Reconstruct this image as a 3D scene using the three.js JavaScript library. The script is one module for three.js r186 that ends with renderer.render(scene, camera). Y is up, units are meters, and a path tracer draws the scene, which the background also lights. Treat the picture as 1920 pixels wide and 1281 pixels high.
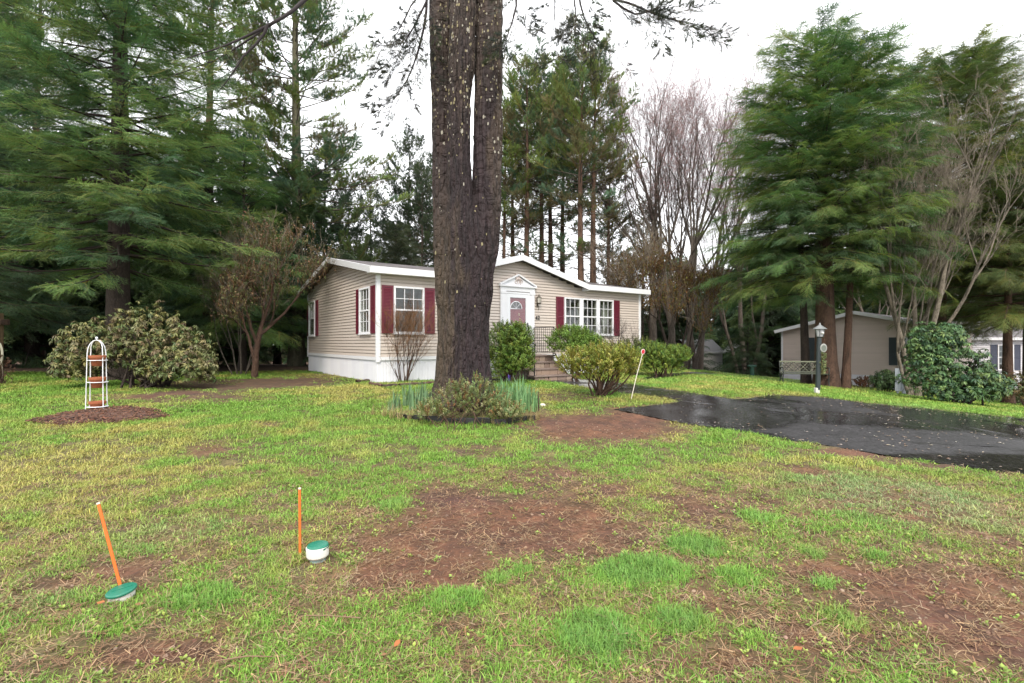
import * as THREE from 'three';
import { mergeGeometries, mergeVertices } from 'three/addons/utils/BufferGeometryUtils.js';
import { MarchingCubes } from 'three/addons/objects/MarchingCubes.js';
import { TessellateModifier } from 'three/addons/modifiers/TessellateModifier.js';
import { RoundedBoxGeometry } from 'three/addons/geometries/RoundedBoxGeometry.js';
import { FontLoader } from 'three/addons/loaders/FontLoader.js';
import { TextGeometry } from 'three/addons/geometries/TextGeometry.js';

// ---------------------------------------------------------------- camera, sky, sun, exposure
const EYE = 1.6, F = 970, CX = 960, HOR = 643;
const scene = new THREE.Scene();
const camera = new THREE.PerspectiveCamera(2 * Math.atan(640.5 / F) * 180 / Math.PI, 1920 / 1281, 0.1, 600);
camera.position.set(0, EYE, 0);
camera.rotation.x = 0.0026;
scene.add(camera);
{ // overcast sky: soft white cloud sheet, somewhat brighter overhead
  const w = 64, h = 32, d = new Float32Array(w * h * 4);
  for (let j = 0; j < h; j++) for (let i = 0; i < w; i++) {
    const el = Math.max(0, Math.sin(((j + 0.5) / h - 0.5) * Math.PI)), k = (j * w + i) * 4;
    const l = 0.86 * (1 + 0.45 * el);
    d[k] = l * 0.985; d[k + 1] = l; d[k + 2] = l * 1.025; d[k + 3] = 1;
  }
  const t = new THREE.DataTexture(d, w, h, THREE.RGBAFormat, THREE.FloatType);
  t.mapping = THREE.EquirectangularReflectionMapping; t.magFilter = THREE.LinearFilter; t.needsUpdate = true;
  scene.background = t; scene.environment = t;
}
const sun = new THREE.DirectionalLight(0xfff3e2, 1.4);
sun.position.set(-2, 38, 27); sun.castShadow = true; sun.shadow.radius = 30;
Object.assign(sun.shadow.camera, { left: -45, right: 45, top: 45, bottom: -45, near: 1, far: 140 });
sun.shadow.mapSize.set(4096, 4096);
scene.add(sun, sun.target); sun.target.position.set(0, 0, -18);
const renderer = new THREE.WebGLRenderer({ antialias: true });
renderer.toneMapping = THREE.LinearToneMapping;
renderer.toneMappingExposure = 2.25;
renderer.shadowMap.enabled = true;

// ---------------------------------------------------------------- helpers
function rng(seed) { let a = seed >>> 0; return () => { a = (a + 0x6D2B79F5) | 0; let t = Math.imul(a ^ (a >>> 15), 1 | a); t = (t + Math.imul(t ^ (t >>> 7), 61 | t)) ^ t; return ((t ^ (t >>> 14)) >>> 0) / 4294967296; }; }
const R = rng(77);
const rr = (a, b, r = R) => a + (b - a) * r();
const clamp = (x, a = 0, b = 1) => Math.min(b, Math.max(a, x));
const lerp = (a, b, t) => a + (b - a) * t;
const sst = (x, a, b) => { const t = clamp((x - a) / (b - a)); return t * t * (3 - 2 * t); };
const h3 = (x, y, z) => { let h = Math.imul(x, 374761393) + Math.imul(y, 668265263) + Math.imul(z, 2147483647 ^ 0x5bd1e995); h = Math.imul(h ^ (h >>> 13), 1274126177); return ((h ^ (h >>> 16)) >>> 0) / 4294967296; };
function noise(x, y, z = 0) { // value noise 0..1
  const xi = Math.floor(x), yi = Math.floor(y), zi = Math.floor(z);
  let u = x - xi, v = y - yi, w = z - zi; u = u * u * (3 - 2 * u); v = v * v * (3 - 2 * v); w = w * w * (3 - 2 * w);
  const a = lerp(lerp(h3(xi, yi, zi), h3(xi + 1, yi, zi), u), lerp(h3(xi, yi + 1, zi), h3(xi + 1, yi + 1, zi), u), v);
  const b = lerp(lerp(h3(xi, yi, zi + 1), h3(xi + 1, yi, zi + 1), u), lerp(h3(xi, yi + 1, zi + 1), h3(xi + 1, yi + 1, zi + 1), u), v);
  return lerp(a, b, w);
}
const fbm = (x, y, z = 0, o = 4) => { let s = 0, a = 0.5, t = 0; for (let i = 0; i < o; i++) { s += a * noise(x, y, z); t += a; x *= 2.03; y *= 2.03; z *= 2.03; a *= 0.5; } return s / t; };
const V = (x, y, z) => new THREE.Vector3(x, y, z);
const used = {};
const numbered = n => { const k = used[n] = (used[n] ?? -1) + 1; return k ? `${n}_${String(k).padStart(3, '0')}` : n; };
function tag(o, label, category, group, kind) { o.userData = { ...o.userData }; if (label) o.userData.label = label; if (category) o.userData.category = category; if (group) o.userData.group = group; if (kind) o.userData.kind = kind; return o; }
function thing(name, label, category, pos = [0, 0, 0], turn = 0, group) { const g = new THREE.Group(); g.name = numbered(name); g.position.set(...pos); g.rotation.y = turn; scene.add(g); return tag(g, label, category, group); }
function mk(name, geo, mat, parent, pos, rot, scl) { const m = new THREE.Mesh(geo, mat); m.name = parent === scene ? numbered(name) : name; m.castShadow = m.receiveShadow = true; if (pos) m.position.set(...pos); if (rot) m.rotation.set(...rot); if (scl) m.scale.set(...scl); parent.add(m); return m; }
function inst(name, geo, mat, mats, cols, parent, kind = 'stuff') {
  const m = new THREE.InstancedMesh(geo, mat, mats.length); m.name = parent === scene ? numbered(name) : name; m.castShadow = m.receiveShadow = true;
  for (let i = 0; i < mats.length; i++) { m.setMatrixAt(i, mats[i]); if (cols) m.setColorAt(i, cols[i]); }
  if (kind) m.userData = { kind }; parent.add(m); return m;
}
const BOX = new THREE.BoxGeometry(1, 1, 1);
const box = (name, mat, parent, w, h, d, x, y, z, rot) => mk(name, BOX, mat, parent, [x, y, z], rot, [w, h, d]);
const bg = (w, h, d, x = 0, y = 0, z = 0, rz = 0) => { const g = new THREE.BoxGeometry(w, h, d); if (rz) g.rotateZ(rz); g.translate(x, y, z); return g; };
const cg = (r1, r2, h, s, x = 0, y = 0, z = 0) => { const g = new THREE.CylinderGeometry(r1, r2, h, s); g.translate(x, y, z); return g; };
const std = (r, g, b, rough = 0.8, o = {}) => { const m = new THREE.MeshStandardMaterial({ roughness: rough, side: THREE.DoubleSide, ...o }); m.color.setRGB(r, g, b); return m; };
const C = (r, g, b) => new THREE.Color().setRGB(r, g, b);

class GB { // collects faces with normals, uv and vertex colours
  constructor() { this.p = []; this.n = []; this.u = []; this.c = []; this.i = []; this.col = [1, 1, 1]; }
  v(x, y, z, nx, ny, nz, u = 0, w = 0) { this.p.push(x, y, z); this.n.push(nx, ny, nz); this.u.push(u, w); this.c.push(...this.col); return this.p.length / 3 - 1; }
  tri(a, b, c) { const ux = b[0] - a[0], uy = b[1] - a[1], uz = b[2] - a[2], vx = c[0] - a[0], vy = c[1] - a[1], vz = c[2] - a[2]; let nx = uy * vz - uz * vy, ny = uz * vx - ux * vz, nz = ux * vy - uy * vx; const l = Math.hypot(nx, ny, nz) || 1; nx /= l; ny /= l; nz /= l;
    this.i.push(this.v(...a, nx, ny, nz), this.v(...b, nx, ny, nz), this.v(...c, nx, ny, nz)); }
  quad(a, b, c, d) { this.tri(a, b, c); this.tri(a, c, d); }
  tube(pts, rad, sides = 5, cap = false, u0 = 0) {
    const n = pts.length; let prev = null, len = 0; const T = V(0, 0, 0), A = V(0, 0, 0), B = V(0, 0, 0);
    for (let k = 0; k < n; k++) {
      T.subVectors(pts[Math.min(n - 1, k + 1)], pts[Math.max(0, k - 1)]).normalize();
      if (k === 0) { A.set(Math.abs(T.y) > 0.9 ? 1 : 0, Math.abs(T.y) > 0.9 ? 0 : 1, 0); A.cross(T).normalize(); } else A.addScaledVector(T, -A.dot(T)).normalize();
      B.crossVectors(T, A); if (k) len += pts[k].distanceTo(pts[k - 1]);
      const r = typeof rad === 'function' ? rad(k / (n - 1)) : rad[k], base = this.p.length / 3;
      for (let s = 0; s <= sides; s++) { const a = s / sides * Math.PI * 2, c = Math.cos(a), d = Math.sin(a), x = A.x * c + B.x * d, y = A.y * c + B.y * d, z = A.z * c + B.z * d; this.v(pts[k].x + x * r, pts[k].y + y * r, pts[k].z + z * r, x, y, z, u0 + s / sides * Math.max(0.15, Math.round(r * 6.28 * 4) / 4), len); }
      if (prev !== null) for (let s = 0; s < sides; s++) { const a = prev + s, b = prev + s + 1, c = base + s + 1, d = base + s; this.i.push(a, b, c, a, c, d); }
      prev = base;
    }
    if (cap) { const b = prev, t = pts[n - 1]; for (let s = 1; s < sides - 1; s++) this.i.push(b, b + s, b + s + 1); }
    return this;
  }
  geo(colors = true) { const g = new THREE.BufferGeometry(); g.setAttribute('position', new THREE.Float32BufferAttribute(this.p, 3)); g.setAttribute('normal', new THREE.Float32BufferAttribute(this.n, 3)); g.setAttribute('uv', new THREE.Float32BufferAttribute(this.u, 2)); if (colors) g.setAttribute('color', new THREE.Float32BufferAttribute(this.c, 3)); g.setIndex(this.i); return g; }
}
const tubeGeo = (pts, r, s = 6, cap = true) => new GB().tube(pts.map(p => V(...p)), Array.isArray(r) ? r : pts.map(() => r), s, cap).geo(false);

// ---------------------------------------------------------------- terrain
const U = { x: 0.82, z: -0.5724 }, HC = V(-3.9, 0, -15), BASE = 0.44;           // house: front direction, near corner, ground level
function houseLocal(x, z) { const dx = x - HC.x, dz = z - HC.z; return [dx * 0.82 + dz * -0.5724, -(dx * -0.5724 - dz * 0.82) * -1]; }
function H(x, z) {
  const d = -z;
  let h = 0.44 * sst(d, 5, 14.2);
  h -= 0.1 * Math.log(1 + Math.exp((x - 6.8) * 1.3)) / 1.3 * (1 - 0.35 * sst(d, 40, 70));
  if (x > 24) h += 0.1 * (x - 24) * 0.9;
  h -= 0.9 * sst(d, 26, 48) * (1 - 0.5 * sst(x, 4, 16));
  const near = 1 - sst(d, 16, 40);
  h += (fbm(x * 0.35 + 9, z * 0.35, 0, 2) - 0.5) * 0.12 * sst(d, 1, 5) * near * (1 - sst(d, 10.5, 13.5)) + (noise(x * 2.1, z * 2.1, 3) - 0.5) * 0.022 * near;
  // low mound of the bed round the big pine
  const m = Math.hypot((x + 0.75) / 1.65, (z + 9.95) / 1.05); h += 0.1 * (1 - sst(m, 0.55, 1.0));
  return h;
}
function gp(px, py) { // where the line of sight through that spot of the photograph meets the ground
  const dx = (px - CX) / F, dy = -(py - HOR) / F; let a = 1.2, b = 1.2;
  for (let t = 1.2; t < 90; t += 0.1) { if (EYE + dy * t < H(dx * t, -t)) { b = t; a = t - 0.1; break; } b = t; }
  for (let k = 0; k < 20; k++) { const m = (a + b) / 2; if (EYE + dy * m < H(dx * m, -m)) b = m; else a = m; }
  return V(dx * b, H(dx * b, -b), -b);
}
const at = (px, D) => { const x = (px - CX) / F * D; return V(x, H(x, -D), -D); };
const yAt = (py, D) => EYE - (py - HOR) / F * D;

// patches of bare soil, lush tufts and so on, as ellipses on the ground
const patch = (px, py, rx, ry, w = 1) => { const c = gp(px, py), a = gp(px, py - ry), b = gp(px, py + ry); return { x: c.x, z: c.z, rx: rx / F * -c.z, rz: Math.abs(a.z - b.z) / 2, w }; };
const DIRT = [[930, 985, 230, 66, 1.2], [1070, 905, 105, 28, 1.15], [860, 1050, 170, 44, 0.9], [1130, 802, 140, 28, 1.1], [1190, 780, 75, 17, 1], [900, 842, 70, 10, 0.8], [1000, 800, 60, 10, .7], [1815, 1105, 225, 82, 1.2], [1880, 1180, 160, 76, 1.3], [1700, 1060, 90, 30, .9], [1650, 1130, 60, 30, .8], [1900, 1030, 90, 25, .8], [1330, 945, 110, 40, 1.0], [1440, 950, 80, 22, 0.9], [1280, 925, 60, 15, .7], [255, 1062, 110, 28, 1], [110, 1085, 90, 26, 0.85], [390, 845, 55, 13, 0.8], [505, 798, 25, 5, .6], [870, 1185, 55, 26, 0.7], [330, 1225, 150, 26, 0.62], [1390, 1245, 60, 25, .75], [1480, 1190, 50, 40, .55], [1500, 880, 50, 10, .75], [1640, 850, 130, 9, .8], [1800, 875, 90, 8, .7], [330, 742, 130, 12, .85], [560, 712, 90, 12, .75], [470, 725, 50, 8, .7], [1300, 1130, 50, 35, .5], [700, 1080, 60, 40, .5], [1160, 1130, 50, 16, .6], [1060, 745, 60, 10, .5]].map(a => patch(...a));
const LUSH = [[1308, 1026, 50, 20, 1], [1200, 1072, 85, 28, .9], [1272, 1165, 52, 20, 1], [1120, 1195, 75, 42, 1], [1582, 1165, 28, 22, .8], [1520, 1040, 18, 10, .9], [1420, 973, 24, 9, .8], [1545, 1092, 28, 12, .8], [930, 1085, 22, 12, .7], [380, 1120, 60, 22, .6], [740, 950, 25, 12, .7], [1380, 1085, 30, 20, .5], [850, 1130, 50, 22, .5], [1640, 1045, 20, 8, .6], [980, 1075, 16, 10, .6]].map(a => patch(...a));
const PALE = [[1700, 935, 170, 42, 1], [1560, 905, 120, 25, .6], [1800, 780, 110, 8, .8], [150, 870, 220, 40, .0], [330, 1000, 90, 30, .5], [60, 1120, 70, 40, .5]].map(a => patch(...a));
const YELLOW = [[150, 850, 220, 45, .9], [700, 720, 130, 14, 0], [520, 970, 160, 60, .5], [1450, 870, 200, 18, .8], [1000, 740, 60, 12, 1], [1230, 745, 60, 10, .9], [620, 735, 90, 12, .8], [1300, 725, 90, 10, .7], [420, 1180, 160, 50, .6], [900, 1240, 200, 40, .6], [1820, 960, 120, 20, .5]].map(a => patch(...a));
const field = (L, x, z, soft = 0.75) => { let s = 0; for (const p of L) { const dx = (x - p.x) / p.rx, dz = (z - p.z) / p.rz; if (Math.abs(dx) > 2.2 || Math.abs(dz) > 2.2) continue; const d = Math.hypot(dx, dz); s = Math.max(s, p.w * (1 - sst(d, 1 - soft, 1 + soft))); } return s; };
const dirtAt = (x, z) => clamp(field(DIRT, x, z) * (0.45 + 1.1 * fbm(x * 1.7, z * 1.7, 5, 3)) + (fbm(x * 1.1 + 3, z * 1.1, 9, 4) - lerp(0.485, 0.56, sst(-z, 3.6, 6))) * 1.9 * (1 - 0.75 * sst(-z, 6, 9)) + (fbm(x * 5, z * 5, 2, 2) - .5) * .25);
const BUSH = { x: -9.6, z: -13.5 };
function litterAt(x, z) { // forest floor instead of lawn
  const d = -z, lim = lerp(20.6, 27, sst(x, 2, 8)) + (noise(x * 0.5, 4.4, 1) - 0.5) * 1.6;
  let l = sst(d, lim - 0.7, lim + 0.8);
  l = Math.max(l, sst(-x, 22, 24), 0.8 * (1 - sst(Math.hypot((x + 7.6) / 3.4, (z + 14.8) / 2.0), 0.7, 1.15)));
  return clamp(l + (fbm(x, z, 7, 3) - 0.5) * 0.5 * (l > 0.02 && l < 0.98 ? 1 : 0));
}
// asphalt outlines
const driveP = [[1150, 768], [1205, 763], [1262, 757], [1276, 752], [1252, 746], [1200, 741], [1150, 736], [1108, 729], [1060, 720], [1030, 716], [1030, 711], [1066, 709], [1104, 712], [1150, 717], [1200, 723], [1262, 732], [1330, 743], [1378, 749], [1405, 748], [1442, 741.5], [1500, 742], [1562, 747.5], [1630, 757], [1700, 764], [1800, 773], [1920, 784]].map(a => gp(...a)).map(p => [p.x, p.z]);
driveP.push([16, -10.4], [30, -9.2], [30, -2.2], [14, -4.2]);
driveP.push(...[[1920, 893], [1830, 880], [1740, 866], [1650, 852], [1560, 837], [1480, 825], [1400, 811], [1330, 801], [1260, 789], [1210, 779]].map(a => gp(...a)).map(p => [p.x, p.z]));
{ const P = [...driveP]; driveP.length = 0; P.forEach((a, i) => { const b = P[(i + 1) % P.length], l = Math.hypot(b[0] - a[0], b[1] - a[1]), n = a[0] > 12 || b[0] > 12 ? 1 : Math.max(1, Math.round(l / .16)), nx = (b[1] - a[1]) / l, nz = -(b[0] - a[0]) / l; for (let k = 0; k < n; k++) { const f = k / n, x = lerp(a[0], b[0], f), z = lerp(a[1], b[1], f), o = n > 1 ? (fbm(x * 2.6, z * 2.6, 44, 3) - .5) * .1 : 0; driveP.push([x + nx * o, z + nz * o]); } }); }
const pathP = [[1206, 708], [1240, 703], [1280, 698.5], [1330, 699], [1352, 701.5], [1335, 703.5], [1285, 703.5], [1250, 708], [1212, 713]].map(a => gp(...a)).map(p => [p.x, p.z]);
const inside = (P, x, z) => { let c = false; for (let i = 0, j = P.length - 1; i < P.length; j = i++) { const [xi, zi] = P[i], [xj, zj] = P[j]; if ((zi > z) !== (zj > z) && x < (xj - xi) * (z - zi) / (zj - zi) + xi) c = !c; } return c; };
const onAsphalt = (x, z) => (x > 1 && (inside(driveP, x, z) || inside(pathP, x, z)));
const houseBox = (x, z, m = 0) => { const dx = x - HC.x, dz = z - HC.z, u = dx * 0.82 - dz * 0.5724, v = -(dx * 0.5724 + dz * 0.82); return u > -m && u < 11.2 + m && v > -m && v < 8.05 + m; };

// ---------------------------------------------------------------- textures
function tex(n, f, srgb = true, rep = 1) { // f(u, v) -> [r, g, b] in 0..1, tiling is up to f
  const d = new Uint8Array(n * n * 4);
  for (let j = 0; j < n; j++) for (let i = 0; i < n; i++) { const c = f(i / n, j / n), k = (j * n + i) * 4; d[k] = clamp(c[0]) * 255; d[k + 1] = clamp(c[1]) * 255; d[k + 2] = clamp(c[2]) * 255; d[k + 3] = 255; }
  const t = new THREE.DataTexture(d, n, n); t.wrapS = t.wrapT = THREE.RepeatWrapping; t.magFilter = THREE.LinearFilter; t.minFilter = THREE.LinearMipmapLinearFilter; t.generateMipmaps = true; if (srgb) t.colorSpace = THREE.SRGBColorSpace; t.repeat.set(rep, rep); t.needsUpdate = true; return t;
}
// noise that tiles with the unit square
const tn = (u, v, fx, fy, z = 0) => { const bx = u * fx, by = v * fy, xi = Math.floor(bx), yi = Math.floor(by); let a = bx - xi, b = by - yi; a = a * a * (3 - 2 * a); b = b * b * (3 - 2 * b); const g = (i, j) => h3(((i % fx) + fx) % fx, ((j % fy) + fy) % fy, z); return lerp(lerp(g(xi, yi), g(xi + 1, yi), a), lerp(g(xi, yi + 1), g(xi + 1, yi + 1), a), b); };
const tf = (u, v, f, z, o = 4, sy = 1) => { let s = 0, a = 0.5, t = 0; for (let i = 0; i < o; i++) { s += a * tn(u, v, f, Math.max(1, Math.round(f * sy)), z + i * 17); t += a; f *= 2; a *= 0.5; } return s / t; };
const soilTex = tex(512, (u, v) => { const a = tf(u, v, 12, 1, 5), b = tf(u, v, 60, 31, 2), s = 0.62 + 0.42 * a + 0.28 * (b - 0.5); return [s * 0.98, s * 0.95, s * 0.92]; });
const soilBump = tex(512, (u, v) => { const a = tf(u, v, 14, 1, 5) * 0.7 + tf(u, v, 64, 31, 2) * 0.5; return [a, a, a]; }, false);
const barkBump = tex(512, (u, v) => { const w = tf(u, v, 4, 8, 2) * 0.05; const r = Math.abs(tf(u + w, v, 12, 3, 3, 0.25) * 2 - 1), q = Math.abs(tf(u, v + w, 10, 19, 2, 1) * 2 - 1); const a = clamp(r * 2.6) * 0.62 * (0.65 + 0.35 * clamp(q * 5)) + tf(u, v, 32, 5, 3, 0.5) * 0.4; return [a, a, a]; }, false);
const barkTex = tex(512, (u, v) => { const a = tf(u, v, 6, 9, 4, 0.4), b = tf(u, v, 40, 12, 2, 0.6); const s = 0.6 + 0.5 * a + 0.3 * (b - 0.5); return [s, s * 0.97, s * 0.95]; });
// ---------------------------------------------------------------- ground
{
  const line = (segs) => { const o = []; for (const [a, b, st] of segs) for (let x = a; x < b - 1e-6; x += st) o.push(x); o.push(segs[segs.length - 1][1]); return o; };
  const xs = line([[-180, -60, 12], [-60, -26, 3], [-26, -14, 0.6], [-14, -6.5, 0.2], [-6.5, 7, 0.05], [7, 16, 0.2], [16, 30, 0.6], [30, 66, 3], [66, 186, 12]]);
  const ds = line([[-30, -6, 4], [-6, 1.6, 0.8], [1.6, 8, 0.05], [8, 14, 0.12], [14, 28, 0.3], [28, 60, 2], [60, 240, 15]]);
  const nx = xs.length, nd = ds.length, P = new Float32Array(nx * nd * 3), Cc = new Float32Array(nx * nd * 3), UV = new Float32Array(nx * nd * 2), I = new Uint32Array((nx - 1) * (nd - 1) * 6);
  let k = 0;
  for (let j = 0; j < nd; j++) for (let i = 0; i < nx; i++) {
    const x = xs[i], z = -ds[j], n = j * nx + i; let y = H(x, z);
    const near = Math.abs(x) < 30 && ds[j] < 32, q = near && onAsphalt(x, z);
    if (q) y -= 0.06; else if (near && ds[j] > 1.5 && ds[j] < 14 && Math.abs(x) < 8) y += (fbm(x * 7, z * 7, 1, 3) - 0.5) * 0.03;
    if (houseBox(x, z, -0.3)) y -= 0.1;
    P[n * 3] = x; P[n * 3 + 1] = y; P[n * 3 + 2] = z; UV[n * 2] = x / 1.7; UV[n * 2 + 1] = z / 1.7;
    const di = near ? dirtAt(x, z) : 0.5, li = near ? litterAt(x, z) : 1, f = fbm(x * 1.3, z * 1.3, 4, 3), g = fbm(x * 6, z * 6, 8, 2);
    // thatch, bare red-brown soil, needle litter
    let r = lerp(0.135, 0.13 + 0.09 * (f - 0.5), di), gg = lerp(0.118, 0.06 + 0.04 * (f - 0.5), di), b = lerp(0.045, 0.036, di);
    const s = 0.8 + 0.5 * g; r *= s; gg *= s; b *= s;
    r = lerp(r, 0.105 * s, li); gg = lerp(gg, 0.06 * s, li); b = lerp(b, 0.032 * s, li);
    Cc[n * 3] = r; Cc[n * 3 + 1] = gg; Cc[n * 3 + 2] = b;
    if (i < nx - 1 && j < nd - 1) { const a = n, c = n + nx; I[k++] = a; I[k++] = a + 1; I[k++] = c; I[k++] = a + 1; I[k++] = c + 1; I[k++] = c; }
  }
  const g = new THREE.BufferGeometry(); g.setAttribute('position', new THREE.BufferAttribute(P, 3)); g.setAttribute('color', new THREE.BufferAttribute(Cc, 3)); g.setAttribute('uv', new THREE.BufferAttribute(UV, 2)); g.setIndex(new THREE.BufferAttribute(I, 1)); g.computeVertexNormals();
  const m = std(1, 1, 1, 0.95, { vertexColors: true, map: soilTex, bumpMap: soilBump, bumpScale: 0.02 });
  tag(mk('ground', g, m, scene), 'patchy lawn ground of thin turf and bare reddish soil', 'ground', null, 'structure');
}
// ---------------------------------------------------------------- asphalt
{
  const col = tex(1024, (u, v) => { const a = tf(u, v, 5, 3, 4), b = tn(u, v, 400, 400, 5), c = tf(u, v, 90, 9, 2); let s = 0.165 + 0.09 * (a - 0.5) + 0.13 * (b - 0.5) + 0.07 * (c - 0.5); if (tn(u, v, 512, 512, 77) > 0.965) s += 0.22; return [s * 1.02, s * 0.98, s * 1.02]; });
  const rough = tex(1024, (u, v) => { const a = tf(u, v, 4, 41, 5), b = tf(u, v, 3, 43, 3, 3); const w = sst(a * 0.6 + b * 0.4, 0.5, 0.64); const r = lerp(0.07, 0.5, w) + 0.1 * (tn(u, v, 256, 256, 4) - 0.5); return [r, r, r]; }, false);
  const bump = tex(1024, (u, v) => { const b = tn(u, v, 350, 350, 5) * 0.6 + tn(u, v, 512, 512, 15) * 0.4; return [b, b, b]; }, false);
  const mat = std(1, 1, 1, 1, { map: col, roughnessMap: rough, bumpMap: bump, bumpScale: 0.0016 });
  const sheet = (P, name, label) => {
    const s = new THREE.Shape(P.map(([x, z]) => new THREE.Vector2(x, -z))); let g = new THREE.ShapeGeometry(s); g = g.toNonIndexed(); g = new TessellateModifier(0.45, 9).modify(g);
    const p = g.attributes.position, uv = []; for (let i = 0; i < p.count; i++) { const x = p.getX(i), z = -p.getY(i); p.setXYZ(i, x, H(x, z) + 0.006 + (noise(x * 1.1, z * 1.1, 6) - .5) * .012, z); uv.push(x / 7, z / 7); }
    g.setAttribute('uv', new THREE.Float32BufferAttribute(uv, 2)); g.deleteAttribute('normal'); g = mergeVertices(g, 1e-4); g.computeVertexNormals();
    tag(mk(name, g, mat, scene), label, name === 'driveway' ? 'driveway' : 'path', null, 'structure');
  };
  sheet(driveP, 'driveway', 'wet black asphalt driveway with walkway arm to the steps');
  sheet(pathP, 'path', 'narrow dark asphalt path round the side of the house');
}
// ---------------------------------------------------------------- materials of the buildings
const M = {
  white: std(0.72, 0.73, 0.76, 0.45), siding: std(0.52, 0.455, 0.405, 0.5), skirt: std(0.70, 0.71, 0.76, 0.5), wine: std(0.125, 0.012, 0.028, 0.45), 
  glass: new THREE.MeshPhysicalMaterial({ color: 0xe6ecea, roughness: 0.02, side: THREE.DoubleSide, specularIntensity: 1, ior: 1.55, transmission: 1, thickness: 0 }),
  iron: std(0.012, 0.012, 0.013, 0.4, { metalness: 0.3 }), stoneA: std(0.30, 0.215, 0.165, 0.8), stoneB: std(0.24, 0.175, 0.14, 0.85), stoneC: std(0.36, 0.28, 0.22, 0.85), tread: std(0.22, 0.165, 0.14, 0.6), mortar: std(0.12, 0.095, 0.085, 0.95),
  wood: std(0.11, 0.075, 0.05, 0.9, { map: barkTex }), black: std(0.012, 0.012, 0.014, 0.5),
};
const shTex = tex(512, (u, v) => { const row = Math.floor(v * 14), col = Math.floor(u * 12 + (row % 2) * 0.5 + h3(row, 3, 1) * 0.3), t = h3(col, row, 4), n = tn(u, v, 256, 256, 8), s = 0.33 + 0.12 * (t - 0.5) + 0.16 * (n - 0.5) + 0.08 * (tf(u, v, 5, 3, 3) - .5); return [s * 1.02, s * 0.96, s * 0.97]; });
M.shingle = std(1, 1, 1, 0.9, { map: shTex });
const boardGeo = c => { const g = new GB(), q = (y0, z0, y1, z1) => g.quad([-.5, y0, z0], [.5, y0, z0], [.5, y1, z1], [-.5, y1, z1]); const t = c * .84; q(0.004, 0.030, t, 0.012); q(0, 0.022, .004, 0.030); q(0, -0.012, 0, 0.022); q(t, 0.012, t + .003, -.012); for (const x of [-.5, .5]) g.quad([x, 0, -.012], [x, .004, .030], [x, t, .012], [x, t, -.012]); return g.geo(false); };
const B10 = boardGeo(0.1), B12 = boardGeo(0.125);
const sidingTones = [M.siding, std(0.535, 0.468, 0.418, 0.5), std(0.505, 0.445, 0.395, 0.52), std(0.52, 0.46, 0.412, 0.48)];
// a wall of siding boards: a holder per wall is the part, boards its pieces
function siding(parent, name, len, y0, y1, c, geo, rangeAt, pos, turn, tones, holes = []) {
  const w = new THREE.Group(); w.name = name; w.position.set(...pos); w.rotation.y = turn; parent.add(w); let k = 0; const seed = Math.round(len * 10);
  for (let y = y0; y < y1 - 0.01; y += c) {
    let segs = [rangeAt(y + c * 0.5)];
    for (const [a, b, h0, h1] of holes) if (Math.min(y + c, h1) - Math.max(y, h0) > 0.035) segs = segs.flatMap(([p, q]) => q <= a || p >= b ? [[p, q]] : [[p, a + .005], [b - .005, q]]);
    for (const [p, q] of segs) { // boards of stock length butt against each other
      const off = h3(k++, seed, 2) * 3.6; let a = p; for (let n = 0; n < 6 && a < q - .01; n++) { let b = Math.min(q, (Math.floor((a - off) / 3.66) + 1) * 3.66 + off); if (b - a < .3 && b < q) b = Math.min(q, b + 3.66); if (b - a > .03) mk('siding_board', geo, tones[Math.floor(h3(k++, seed, 5) * tones.length)], w, [(a + b) / 2, y, 0], null, [b - a - .003, Math.min(1, (y1 - y) / c + .03), 1]); a = b; }
    }
  }
  const s = new THREE.Shape([[0, y0 + .002], [len, y0 + .002], [len, y1 - .002], [0, y1 - .002]].map(a => new THREE.Vector2(...a)));
  for (const [a, b, h0, h1] of holes) s.holes.push(new THREE.Path([[a, h0], [a, h1], [b, h1], [b, h0]].map(v => new THREE.Vector2(...v))));
  mk('wall_core', new THREE.ExtrudeGeometry(s, { depth: .1, bevelEnabled: false }), tones[0], w, [0, 0, -.112]); return w;
}
const hole = (x, y0, y1, w) => [x - w / 2 + .03, x + w / 2 - .03, y0 + .03, y1 - .03];
const curtainGeo = (w, h) => { const g = new THREE.PlaneGeometry(w, h, 24, 1), p = g.attributes.position; for (let i = 0; i < p.count; i++) p.setZ(i, Math.sin((p.getX(i) / w) * 40) * .02); g.computeVertexNormals(); return g; };
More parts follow.
